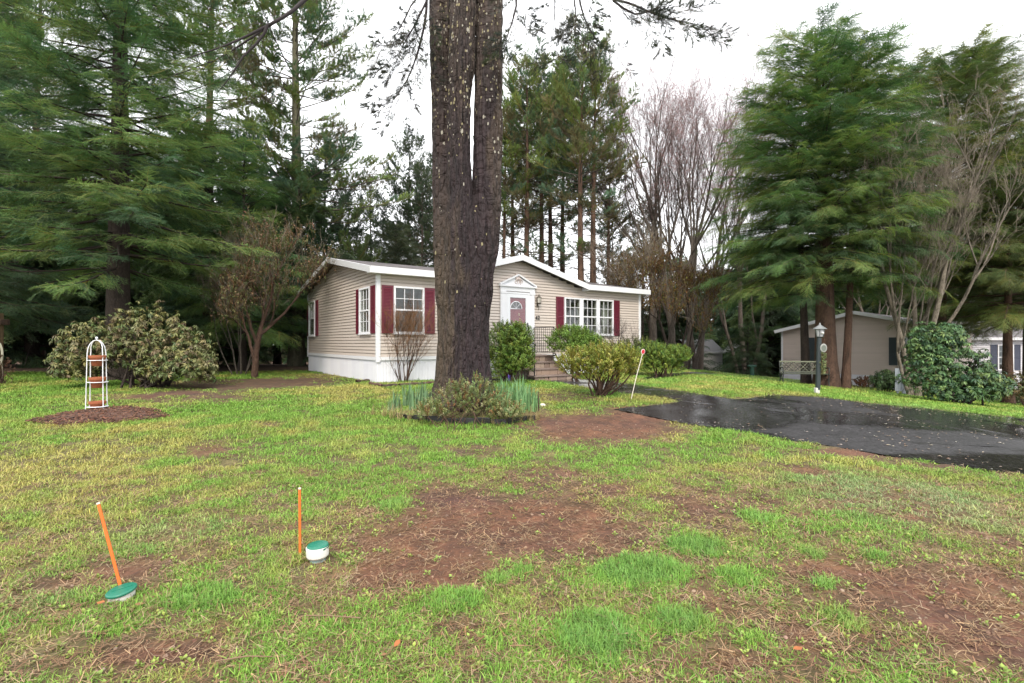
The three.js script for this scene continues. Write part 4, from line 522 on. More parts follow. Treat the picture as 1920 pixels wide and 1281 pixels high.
const hemO = { kit: [K.hemlock, K.hemlock2], pal: PAL.hemlock, whorl: .36, per: 6, limb: .03, droop: .3, tip: .06, elev: f => lerp(.1, .75, f), space: .1, scale: .72, second: 1.0, bark: BK.dark };
conifer({ ...hemO, seed: 111, name: 'hemlock_tree', label: 'fresh green hemlock between the dark spruce and the brown leaved small tree', pos: at(455, 20.5), height: 9.2, r0: .16, crown: 1.6, rad: f => 2.7 * Math.pow(1 - f, .7) });
const tallHem = conifer({ ...hemO, seed: 112, name: 'hemlock_tree', label: 'tall dense hemlock with thick dark trunk beside the garden bench', pos: at(1550, 19.2), height: 13.3, r0: .40, crown: 3.9, rad: f => 4.1 * Math.pow(1 - f, .52) * (1 - .3 * Math.exp(-f * 7)), bark: BK.brown, limbBark: BK.dark, per: 7, dead: f => f < .08 ? .4 : 0, lean: [-.3, 0] });
conifer({ ...hemO, seed: 113, name: 'hemlock_tree', label: 'hemlock with slim straight trunk left of the lamp post', pos: at(1512, 20), height: 11.4, r0: .17, crown: 3.5, rad: f => 4.0 * Math.pow(1 - f, .5) * (1 - .4 * Math.exp(-f * 9)), per: 5, dead: f => f < .1 ? .5 : 0, lean: [-.5, 0] });
conifer({ ...hemO, seed: 114, name: 'hemlock_tree', label: 'thin leaning hemlock trunk in front of the tan siding', pos: at(1585, 19), height: 12.6, r0: .15, crown: 5.6, rad: f => 3.2 * Math.pow(1 - f, .5), per: 5, lean: [.7, -.2], bark: BK.brown });
conifer({ ...hemO, seed: 115, name: 'hemlock_tree', label: 'broad yellowish hemlock behind the pale bare multi stemmed tree', pos: at(1755, 22.5), height: 14.2, r0: .3, crown: 5.0, rad: f => 5.0 * Math.pow(1 - f, .42) * (1 - .25 * Math.exp(-f * 9)), pal: PAL.hemlockY, per: 10, scale: .75, bark: BK.brown, lean: [.8, 0] });
conifer({ ...hemO, seed: 116, name: 'hemlock_tree', label: 'yellow green hemlock rising over the white sided house', pos: at(1930, 24), height: 12.4, r0: .26, crown: 4.0, rad: f => 4.6 * Math.pow(1 - f, .5), pal: [[.14, .205, .045], [.165, .225, .05], [.11, .17, .045], [.09, .14, .04]], per: 8 });
conifer({ ...hemO, seed: 117, name: 'hemlock_tree', label: 'lower yellow green hemlock between the bare tree and the white sided house', pos: at(1890, 21), height: 9.8, r0: .2, crown: 3.7, rad: f => 3.7 * Math.pow(1 - f, .5), pal: PAL.hemlockY, per: 7, bark: BK.brown });
const pineO = { kit: [K.pine, K.pine2], pal: PAL.pine, whorl: .75, per: 5, limb: .034, droop: .12, tip: .12, elev: f => lerp(.12, .7, f), space: .3, scale: 1.25, second: .45, bare: .4, tuft: .22, bark: BK.pine, limbBark: BK.grey };
conifer({ ...pineO, seed: 121, name: 'pine_tree', label: 'tall white pine with spreading open limbs left of the house roof', pos: at(556, 26), height: 25, r0: .36, crown: 7.2, rad: f => 5.6 * Math.pow(1 - f, .6) * (.75 + .25 * Math.sin(f * 20)), per: 6, second: .9, space: .26, bark: barkM(.13, .13, .085), dead: f => f < .1 ? .35 : .04 });
const midPine = conifer({ ...pineO, seed: 122, name: 'pine_tree', label: 'straight pine with bare lower trunk behind the front gable', group: 'pines behind the front gable', pos: at(1090, 27), height: 17.2, r0: .23, crown: 5, rad: f => (f < .3 ? 2.0 : 3.0) * Math.pow(1 - f * .85, .7), dead: f => f < .38 ? .76 : .08, bark: BK.red, whorl: .66, second: .7, space: .29, per: 5 });
for (const [px, D, s, t] of [[1113, 27.6, .98, 1.3], [987, 30, 1.02, 2.2], [1014, 31.5, 1.06, 3.7], [1032, 33, 1.08, 4.9], [1056, 36, 1.15, .6], [962, 35, 1.05, 5.5], [1142, 34, .86, .2], [945, 30, .8, 1.7]]) copyTree(midPine, px, D, s, t, 'straight pine with bare lower trunk behind the front gable', 'pines behind the front gable');
const lowPine = conifer({ ...pineO, kit: [K.pineFar, K.pine2], seed: 123, name: 'pine_tree', label: 'slender pine with thin see through crown beyond the roof', group: 'slender pines beyond the roof', pos: at(765, 36), height: 16.2, r0: .17, crown: 3.4, rad: f => 3.1 * Math.pow(1 - f, .65), whorl: .62, dead: f => f < .3 ? .35 : .1, pal: [[.055, .085, .05], [.07, .10, .05], [.06, .095, .04]], scale: 1.2, second: .5 });
for (const [px, D, s, t] of [[606, 30, .82, 1.3], [695, 38, .86, 2.9], [815, 40, 1.0, 4.4], [735, 48, .8, .4], [850, 42, .8, 2.4], [655, 33, .7, 5], [790, 34, .8, 1.9], [1150, 40, .8, 3.3], [1205, 44, .9, .9]]) copyTree(lowPine, px, D, s, t, 'slender pine with thin see through crown beyond the roof', 'slender pines beyond the roof');
for (const [px, D, s, t] of [[392, 25, 1.3, 2], [70, 29, 1.4, 1], [-60, 27, 1.4, 3]]) copyTree(midPine, px, D, s, t, 'tall pine rising behind the dark spruce', 'tall pines behind the dark spruce');
// bushy young conifers just over the roof line, and the wood behind
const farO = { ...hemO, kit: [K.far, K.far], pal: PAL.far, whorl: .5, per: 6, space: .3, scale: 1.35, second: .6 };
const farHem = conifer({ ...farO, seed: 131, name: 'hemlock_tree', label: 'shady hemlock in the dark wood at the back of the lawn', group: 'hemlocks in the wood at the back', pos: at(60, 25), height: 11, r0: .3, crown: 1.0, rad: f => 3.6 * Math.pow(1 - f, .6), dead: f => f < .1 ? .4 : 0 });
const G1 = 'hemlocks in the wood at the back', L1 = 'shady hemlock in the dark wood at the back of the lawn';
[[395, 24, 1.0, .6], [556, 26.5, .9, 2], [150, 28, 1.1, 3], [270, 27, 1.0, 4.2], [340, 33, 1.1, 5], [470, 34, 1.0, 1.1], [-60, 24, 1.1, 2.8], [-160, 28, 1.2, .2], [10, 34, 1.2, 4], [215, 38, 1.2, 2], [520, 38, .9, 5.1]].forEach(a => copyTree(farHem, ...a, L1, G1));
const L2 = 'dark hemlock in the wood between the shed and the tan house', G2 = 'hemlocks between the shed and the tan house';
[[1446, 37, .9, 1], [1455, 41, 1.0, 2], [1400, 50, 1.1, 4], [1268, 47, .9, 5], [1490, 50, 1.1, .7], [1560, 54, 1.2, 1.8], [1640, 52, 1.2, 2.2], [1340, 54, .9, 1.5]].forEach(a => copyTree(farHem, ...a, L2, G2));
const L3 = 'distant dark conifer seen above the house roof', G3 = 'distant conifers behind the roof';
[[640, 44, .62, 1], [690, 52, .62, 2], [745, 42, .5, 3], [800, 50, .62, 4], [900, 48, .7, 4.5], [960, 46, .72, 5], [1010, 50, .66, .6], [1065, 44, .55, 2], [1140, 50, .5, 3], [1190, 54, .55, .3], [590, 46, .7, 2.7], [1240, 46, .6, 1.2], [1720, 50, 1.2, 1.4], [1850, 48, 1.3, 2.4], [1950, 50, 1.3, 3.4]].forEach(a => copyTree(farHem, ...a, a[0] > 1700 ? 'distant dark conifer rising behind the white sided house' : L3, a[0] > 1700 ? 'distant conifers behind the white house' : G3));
conifer({ ...hemO, seed: 141, name: 'hemlock_tree', label: 'small low hemlock with drooping boughs in front of the white shed', pos: at(1300, 38), height: 3.0, r0: .07, crown: .35, rad: f => 1.2 * (1 - f) + .2, whorl: .3, pal: [[.04, .085, .05], [.05, .10, .05]] });
conifer({ ...hemO, seed: 142, name: 'hemlock_tree', label: 'small hemlock at the lawn edge beside the green garden box', pos: at(1402, 29), height: 3.0, r0: .07, crown: .3, rad: f => 1.2 * (1 - f) + .2, whorl: .3, pal: [[.05, .095, .035], [.065, .11, .035]] });
conifer({ ...pineO, seed: 143, name: 'pine_tree', label: 'bushy bright young pine peeking over the left roof end', pos: at(665, 27), height: 6.2, r0: .1, crown: 1.4, rad: f => 2.2 * (1 - f) + .3, whorl: .45, bare: .25, pal: [[.10, .15, .04], [.085, .13, .04]] });
conifer({ ...hemO, seed: 144, name: 'hemlock_tree', label: 'dull green hemlock peeking over the roof beside the big trunk', pos: at(742, 29), height: 8.0, r0: .1, crown: 1.4, rad: f => 2.4 * Math.pow(1 - f, .6), pal: [[.06, .085, .045], [.075, .10, .04]] });
{ // the far wood behind everything reads as one dark mass
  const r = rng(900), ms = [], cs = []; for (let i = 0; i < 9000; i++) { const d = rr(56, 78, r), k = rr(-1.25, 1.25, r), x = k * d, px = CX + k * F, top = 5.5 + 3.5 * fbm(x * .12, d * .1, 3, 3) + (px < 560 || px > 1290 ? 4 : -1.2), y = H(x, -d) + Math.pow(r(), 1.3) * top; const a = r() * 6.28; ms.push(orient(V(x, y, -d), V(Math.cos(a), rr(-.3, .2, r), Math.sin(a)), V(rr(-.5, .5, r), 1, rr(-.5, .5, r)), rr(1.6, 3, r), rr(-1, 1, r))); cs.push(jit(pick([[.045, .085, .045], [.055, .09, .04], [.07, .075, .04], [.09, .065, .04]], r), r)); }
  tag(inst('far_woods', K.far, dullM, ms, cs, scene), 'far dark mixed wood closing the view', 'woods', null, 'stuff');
}
// ---------------------------------------------------------------- bare trees
const mapleO = { name: 'maple_tree', bark: BK.grey, levels: 4, taper: .6, wob: .10, rise: .42, spread: .46, len: [.55, .75], fork: (l, r) => l > 3 ? 4 : l > 2 ? 3 : l > 1 ? 4 : 3, kit: [K.maple, K.maple2], kitMat: twigM.maple, perTip: 1, chance: .42, scale: .95, tspread: .8 };
const mapA = bareTree({ ...mapleO, seed: 151, label: 'bare reddish budding maple with fan of fine twigs', group: 'bare budding maples right of the house', pos: at(1228, 30), stems: [[0, 0, .03, 0, 7.2, .22], [.5, .3, .18, .02, 6.6, .15]] });
const mapB = bareTree({ ...mapleO, seed: 152, label: 'bare reddish budding maple with fan of fine twigs', group: 'bare budding maples right of the house', pos: at(1285, 31), stems: [[0, 0, .16, 0, 7.3, .2], [-.5, .2, -.1, 0, 7, .17], [.6, -.2, .3, .05, 6.4, .13]] });
copyTree(mapA, 1262, 33, 1.0, 2, 'bare reddish budding maple with fan of fine twigs', 'bare budding maples right of the house'); copyTree(mapA, 1312, 34, 1.0, 4.4, 'bare reddish budding maple with fan of fine twigs', 'bare budding maples right of the house'); copyTree(mapB, 1400, 35, .95, 3, 'bare reddish budding maple with fan of fine twigs', 'bare budding maples right of the house');
copyTree(mapB, 1935, 34, 1.05, 4, 'bare twiggy maple top above the yellow green hemlock', null); copyTree(mapA, 1640, 37, .8, 1, 'bare maple hidden behind the dense hemlocks', null);
bareTree({ ...mapleO, seed: 153, label: 'slim bare sapling with thin side twigs over the right roof end', pos: at(1177, 25), levels: 3, stems: [[0, 0, 0, 0, 3.6, .055]], spread: .7, len: [.45, .65], fork: (l, r) => 5, rise: .4, scale: .8, kit: [K.twig], kitMat: twigM.grey });
bareTree({ ...mapleO, seed: 154, name: 'beech_tree', label: 'understorey tree keeping rusty brown leaves at the house end', pos: at(1255, 25.5), levels: 4, bark: BK.dark, stems: [[0, 0, .05, 0, 2.6, .1], [.3, .1, .2, .1, 2.3, .08], [-.7, .2, -.1, .1, 2.4, .08], [.9, 0, .2, 0, 2.2, .06]], spread: .62, wob: .16, rise: .45, fork: (l, r) => 3, kit: [K.twig, K.twig2], kitMat: twigM.grey, perTip: 1, scale: .8, kit2: K.brown, perTip2: 3, scale2: 1.1, tints2: [[.15, .085, .03], [.12, .07, .035], [.16, .14, .04], [.09, .075, .03]] });
// pale multi-stemmed bare tree
bareTree({ ...mapleO, seed: 155, name: 'bare_tree', label: 'pale bare multi stemmed tree beside the glossy rhododendron', pos: gp(1712, 744), levels: 4, bark: BK.pale, stems: [[-.05, 0, -.2, 0, 4.2, .10], [.05, .1, -.04, .1, 4.8, .11], [.15, 0, .1, -.05, 4.6, .10], [.22, -.1, .24, 0, 3.8, .07], [-.15, .1, -.32, .1, 3.4, .06]], spread: .48, wob: .11, rise: .6, len: [.5, .7], fork: (l, r) => l > 3 ? 4 : 4, kit: [K.twig, K.twig2], kitMat: twigM.grey, perTip: 1, chance: .26, scale: .75 });
// small twiggy tree left of the house with brown remnants
bareTree({ ...mapleO, seed: 156, name: 'ornamental_tree', label: 'small spreading tree with brown leaf remnants left of the house', pos: gp(478, 708), levels: 4, bark: BK.brown, stems: [[0, 0, .02, 0, 1.9, .12]], spread: .62, wob: .14, rise: .35, len: [.62, .82], fork: (l, r) => l > 3 ? 5 : 3, kit: [K.twig, K.twig2], kitMat: twigM.grey, perTip: 1, scale: .7, kit2: K.brown, perTip2: 3, scale2: 1.0, tints2: [[.13, .095, .05], [.16, .10, .06], [.12, .11, .045], [.09, .11, .04]] });
bareTree({ ...mapleO, seed: 157, name: 'bare_shrub', category: 'shrub', label: 'cluster of slim bare upright stems at the wood edge', pos: at(448, 18.6), levels: 3, bark: BK.grey, stems: [[0, 0, -.25, 0, 2, .03], [.1, .1, .1, 0, 2.3, .03], [.2, 0, .28, 0, 2, .03], [-.1, .1, -.4, .1, 1.8, .025], [.05, -.1, .02, -.1, 2.2, .03], [.2, .1, .5, 0, 1.8, .025]], spread: .4, fork: () => 3, kit: [K.twig], kitMat: twigM.grey, perTip: 1, scale: .5, rise: .5 });
// shrubs without leaves at the house
bareTree({ ...mapleO, seed: 158, name: 'bare_shrub', category: 'shrub', label: 'bare vase shaped shrub with rusty twig tips at the house corner', pos: gp(757, 716), levels: 2, bark: BK.brown, stems: Array.from({ length: 13 }, (_, i) => [Math.cos(i * 2.4) * .1, Math.sin(i * 2.4) * .08, Math.cos(i * 2.4) * (.12 + .3 * (i % 4) / 3), Math.sin(i * 2.4) * .25, 1.25, .018]), spread: .5, wob: .12, rise: .4, len: [.45, .7], fork: () => 4, kit: [K.twig2], kitMat: twigM.rust, perTip: 2, scale: .42 });
bareTree({ ...mapleO, seed: 159, name: 'bare_shrub', category: 'shrub', label: 'dark bare crooked shrub against the right end of the front wall', pos: at(1168, 18.8), levels: 3, bark: BK.dark, stems: [[0, 0, .1, 0, 1.0, .045], [-.1, 0, -.5, .1, .9, .035], [.1, 0, .4, 0, .9, .03], [0, .1, -.25, 0, 1, .03]], spread: .7, wob: .2, rise: .5, fork: () => 3, kit: [K.twig2], kitMat: twigM.dark, perTip: 1, scale: .35 });
// ---------------------------------------------------------------- shrubs
shrub({ seed: 201, name: 'rhododendron', label: 'wide olive brown rhododendron behind the white plant stand', pos: at(265, 13.6), lobes: [[-1.0, 1.05, 0, 1.1, .8, .9], [.1, 1.3, -.1, 1.15, .9, 1], [.95, .8, .1, 1.05, .75, .9], [1.3, .5, .35, .9, .45, .6], [-1.5, .6, .2, .6, .5, .6]], n: 2300, kit: [K.rhodo, K.rhodo2], scale: .95, pal: [[.13, .14, .048], [.17, .165, .06], [.10, .12, .042], [.19, .17, .085], [.075, .105, .035], [.11, .085, .045]], stems: 24, foot: .5, sr: .035, bark: BK.dark, floor: .1 });
const YEW = [[.20, .235, .035], [.25, .27, .045], [.15, .20, .035], [.27, .25, .06]], GRN = [[.11, .19, .03], [.16, .25, .04], [.08, .15, .03], [.19, .25, .045]];
shrub({ seed: 202, name: 'yew_shrub', label: 'yellow green clipped yew with bare forked base beside the walkway', pos: gp(1124, 742), lobes: [[-.45, .75, 0, .5, .32, .5], [.1, .8, .1, .55, .34, .5], [.5, .78, 0, .48, .34, .5], [0, .6, .1, .75, .3, .55]], n: 1500, kit: [K.fine, K.small], scale: .9, pal: YEW, stems: 26, foot: .13, sr: .028, floor: .3, lift: 1.1 });
shrub({ seed: 203, name: 'evergreen_shrub', label: 'tall rounded green shrub on the left of the entrance steps', pos: at(953, 15.1), lobes: [[0, 1.15, 0, .66, .6, .6], [-.1, .6, 0, .55, .6, .5], [.25, .7, .1, .5, .5, .5], [.25, 1.3, 0, .45, .4, .45]], n: 1900, kit: [K.small, K.small2], scale: 1.0, pal: GRN, stems: 12, foot: .2, sr: .03, floor: .12 });
shrub({ seed: 204, name: 'evergreen_shrub', label: 'domed bright green shrub on the right of the entrance steps', pos: at(1078, 16.6), lobes: [[-.1, 1.2, 0, .72, .48, .6], [.35, 1.0, .05, .6, .42, .55]], n: 1500, kit: [K.small, K.small2], scale: 1.0, pal: [[.13, .23, .035], [.17, .27, .045], [.10, .18, .03]], stems: 10, foot: .18, sr: .03, floor: .55 });
shrub({ seed: 205, name: 'evergreen_shrub', label: 'olive shrub under the right end of the front wall', pos: at(1192, 18.6), lobes: [[0, .85, 0, .75, .5, .6], [-.5, .6, 0, .5, .45, .5]], n: 900, kit: [K.small, K.small2], scale: 1.0, pal: [[.085, .105, .03], [.11, .14, .03], [.07, .08, .03]], stems: 10, foot: .2, sr: .03 });
shrub({ seed: 206, name: 'evergreen_shrub', label: 'spreading light topped shrub past the house end', pos: at(1240, 18.2), lobes: [[-.35, .75, 0, .7, .42, .6], [.35, .72, .1, .65, .32, .6], [0, .4, 0, .8, .4, .6]], n: 1500, kit: [K.small, K.small2], scale: 1.0, pal: GRN, stems: 10, foot: .25, sr: .03, floor: .15 });
shrub({ seed: 207, name: 'rhododendron', label: 'glossy dark green rhododendron mound by the far lawn edge', pos: gp(1790, 757), lobes: [[.1, 1.0, 0, .85, .8, .8], [-.65, .9, 0, .65, .8, .7], [.75, .55, .1, .6, .5, .7], [0, .4, .3, 1.1, .4, .6], [-.55, 1.75, -.2, .6, .6, .5], [.1, 1.9, -.3, .4, .4, .4]], n: 1900, kit: [K.rhodo, K.rhodo2], scale: 1.05, pal: [[.045, .095, .035], [.07, .135, .045], [.035, .075, .035], [.11, .17, .055]], stems: 16, foot: .5, sr: .04, bark: BK.dark, floor: .06 });
shrub({ seed: 208, name: 'evergreen_shrub', label: 'bronze tipped shrub in front of the white sided house', pos: at(1925, 19), lobes: [[0, .7, 0, 1.0, .55, .8], [.8, .6, 0, .8, .5, .7]], n: 1000, kit: [K.small, K.rhodo], scale: 1.0, pal: [[.10, .09, .035], [.06, .08, .03], [.14, .10, .04]], stems: 8, foot: .3, sr: .03 });
shrub({ seed: 209, name: 'rhododendron', label: 'small dark rhododendron by the pale wooden box', pos: at(1662, 19.4), lobes: [[0, .45, 0, .55, .42, .5], [.3, .35, 0, .4, .35, .4]], n: 420, kit: [K.rhodo], scale: 1, pal: [[.05, .09, .035], [.08, .13, .05]], stems: 8, foot: .2, sr: .02, bark: BK.dark });
shrub({ seed: 210, name: 'creeping_shrub', label: 'low pale variegated mound beside the glossy rhododendron', pos: gp(1893, 757), lobes: [[0, .2, 0, .75, .42, .6], [.5, .12, .1, .6, .3, .5]], n: 1700, kit: [K.small2, K.fine], scale: .8, pal: [[.24, .28, .17], [.30, .32, .2], [.18, .22, .12]], stems: 6, foot: .3, sr: .015, floor: .0 });
shrub({ seed: 211, name: 'rusty_fern', label: 'withered brown fern clump against the tan house skirting', category: 'plant', pos: at(1628, 22.2), lobes: [[0, .2, 0, .6, .22, .4]], n: 220, kit: [K.brown, K.fine], scale: 1.2, pal: [[.12, .05, .03], [.09, .06, .03]], stems: 8, foot: .3, sr: .01, mat: dullM, floor: 0 });
shrub({ seed: 212, name: 'stem_skirt', label: 'brown twiggy suckers round the foot of the pale bare tree', category: 'shrub', pos: gp(1722, 744), lobes: [[0, .6, .1, .38, .65, .3]], n: 420, kit: [K.brown, K.fine], scale: .9, pal: [[.20, .12, .06], [.22, .17, .08], [.12, .08, .045]], stems: 26, foot: .28, sr: .012, bark: BK.pale, mat: dullM, floor: 0 });
// ---------------------------------------------------------------- bed round the big pine
const bladeClump = (seed, n, len, wid, spread, arch, tipc) => { const r = rng(seed), g = new GB(); for (let i = 0; i < n; i++) { tint(g, r, .25); const a = r() * 6.28, b = Math.sqrt(r()) * spread, x = Math.cos(a) * b, z = Math.sin(a) * b, l = len * rr(.6, 1.15, r), w = wid * rr(.7, 1.2, r), az = r() * 6.28, e = rr(.02, arch, r), cx = Math.cos(az), cz = Math.sin(az), P = s => [x + cx * l * e * s * s, l * s * (1 - .35 * e * s), z + cz * l * e * s * s], px = -cz * w / 2, pz = cx * w / 2; let pr = P(0); const o = (p, k) => [[p[0] - px * k, p[1], p[2] - pz * k], [p[0] + px * k, p[1], p[2] + pz * k]]; let q = o(pr, 1); for (const [s, k] of [[.4, .95], [.75, .65]]) { const nx = o(P(s), k); g.quad(q[0], q[1], nx[1], nx[0]); q = nx; } const t = P(1); g.tri(q[0], q[1], t); } return g.geo(); };
{
  const bladeM = new THREE.MeshPhysicalMaterial({ vertexColors: true, roughness: .5, side: THREE.DoubleSide, specularIntensity: .5 });
  const iris = bladeClump(301, 26, .48, .022, .1, .35), dry = bladeClump(302, 34, .38, .008, .07, 1.3);
  const plant = (name, label, cat, group, px, py, geo, col, s, ty = 1) => { const p = gp(px, py), m = bladeM.clone(); m.color.setRGB(...col); const o = mk(name, geo, m, scene, [p.x, p.y - .02, p.z], [0, px * 1.7, 0], [s, s * ty, s]); return tag(o, label, cat, group); };
  for (const [x, y, s] of [[745, 768, .75], [762, 762, .95], [778, 768, .9], [790, 758, 1], [803, 766, .85], [732, 772, .6], [812, 774, .6]]) plant('iris_clump', 'upright blue green iris leaves on the bed side toward the house corner', 'plant', 'iris clumps toward the house corner', x, y, iris, [.15, .25, .13], s * 1.2);
  for (const [x, y, s] of [[925, 770, .9], [940, 766, 1.05], [952, 772, 1], [965, 766, 1.1], [978, 772, 1], [990, 766, .95], [1000, 771, .85], [948, 760, 1], [972, 758, 1], [1006, 766, .7]]) plant('iris_clump', 'upright blue green iris leaves on the bed side toward the driveway', 'plant', 'iris clumps toward the driveway', x, y, iris, [.15, .28, .12], s * 1.25);
  for (const [x, y, s] of [[720, 782, .8], [735, 785, .9], [750, 788, .9], [768, 789, .8], [790, 790, .7], [812, 787, .8], [700, 779, .6], [835, 790, .6], [905, 795, .6], [960, 793, .7], [975, 791, .8], [995, 789, .8], [1008, 786, .7], [925, 797, .5]]) plant('dry_grass', 'tuft of withered straw grass flopping over the bed edging', 'grass tuft', 'withered tufts along the bed edging', x, y, dry, [.28, .23, .10], s * 1.05);
  shrub({ seed: 220, name: 'bed_shrub', label: 'leggy olive shrub with orange tips at the foot of the big pine', pos: gp(885, 789), lobes: [[-.3, .34, 0, .38, .32, .3], [.2, .36, 0, .42, .32, .3], [.0, .52, .05, .34, .28, .25], [.6, .16, .05, .3, .16, .25], [-.7, .18, .1, .3, .16, .25]], n: 850, kit: [K.small, K.small2], scale: .62, pal: [[.20, .23, .08], [.25, .26, .11], [.16, .21, .07], [.28, .27, .14], [.26, .14, .06], [.17, .22, .1], [.2, .25, .09], [.22, .24, .1], [.15, .22, .08]], stems: 36, foot: .7, sr: .008, bark: BK.red, floor: 0, lift: 1.2 });
  // black plastic edging, segment by segment
  const e = thing('bed_edging', 'black plastic edging strip along the bed front of the big pine', 'edging'); const em = std(.012, .012, .013, .45);
  const pts = [[742, 783], [775, 789], [800, 791], [830, 793], [860, 794], [890, 795], [920, 796], [950, 795], [980, 791], [1003, 786]].map(a => gp(...a)); const r = rng(8);
  for (let i = 0; i < pts.length - 1; i++) { const a = pts[i], b = pts[i + 1], l = a.distanceTo(b) * .97, m = a.clone().lerp(b, .5); mk('edging_strip', new RoundedBoxGeometry(l, .17, .025, 1, .01), em, e, [m.x, m.y + .015 + rr(-.015, .02, r), m.z], [rr(-.12, .12, r), -Math.atan2(b.z - a.z, b.x - a.x), rr(-.03, .03, r)]); }
  const rp = gp(1009, 775); tag(mk('rusty_rod', tubeGeo([[0, -.1, 0], [.01, .22, 0], [.0, .4, .01]], .012, 6), BK.brown, scene, [rp.x, rp.y, rp.z]), 'short rusty rod standing at the bed end toward the driveway', 'rod');
  const pb = gp(1017, 763), pg = new THREE.IcosahedronGeometry(.05, 2); { const q = pg.attributes.position; for (let i = 0; i < q.count; i++) { const k = 1 + .25 * (noise(q.getX(i) * 30, q.getY(i) * 30, q.getZ(i) * 30) - .5); q.setXYZ(i, q.getX(i) * k * 1.3, q.getY(i) * k * .8, q.getZ(i) * k); } pg.computeVertexNormals(); } tag(mk('pale_stone', pg, std(.6, .57, .5, .8), scene, [pb.x, pb.y + .03, pb.z]), 'small whitish stone beside the rusty rod', 'stone');
  // hyacinth by the steps
  const hp = at(955, 14.25), hy = thing('hyacinth', 'violet hyacinth flower under the shrub left of the steps', 'flower', [hp.x, hp.y, hp.z]); mk('leaves', bladeClump(303, 9, .2, .025, .03, .5), std(.12, .24, .06, .5), hy); { const g = new GB(), r = rng(4); for (let i = 0; i < 60; i++) { tint(g, r, .3); const a = i * 2.4, y = .12 + i * .0025, q = .035, c = Math.cos(a), s = Math.sin(a); g.tri([c * .01, y, s * .01], [c * q - s * .014, y + .012, s * q + c * .014], [c * q + s * .014, y - .008, s * q - c * .014]); } g.tube([V(0, 0, 0), V(0, .26, 0)], [.008, .005], 5); mk('flower_spike', g.geo(), std(.14, .08, .42, .6, { vertexColors: true }), hy); }
  // edging logs and bricks in front of the house
  const em2 = [barkM(.10, .07, .05), barkM(.13, .08, .06), barkM(.075, .055, .045)];
  [[668, 718, 692, 716], [694, 722, 718, 726], [716, 727, 745, 725], [748, 725, 790, 722], [792, 722, 822, 720], [915, 716, 958, 714], [960, 714, 1000, 710]].forEach(([a, b, c, d], i) => { const p = gp(a, b), q = gp(c, d), g = new GB(), dir = q.clone().sub(p); g.tube([0, .2, .4, .6, .8, 1].map(s => p.clone().addScaledVector(dir, s * .97).add(V(0, .035 + .01 * Math.sin(s * 9 + i), 0))), s => .05 * (1 + .12 * Math.sin(s * 11 + i * 2)), 8, true); tag(mk('edging_log', g.geo(false), em2[i % 3], scene), i < 5 ? 'weathered timber edging the bed under the front left window' : 'weathered timber edging the bed beside the entrance steps', 'log', i < 5 ? 'edging logs under the window' : 'edging logs by the steps'); });
}
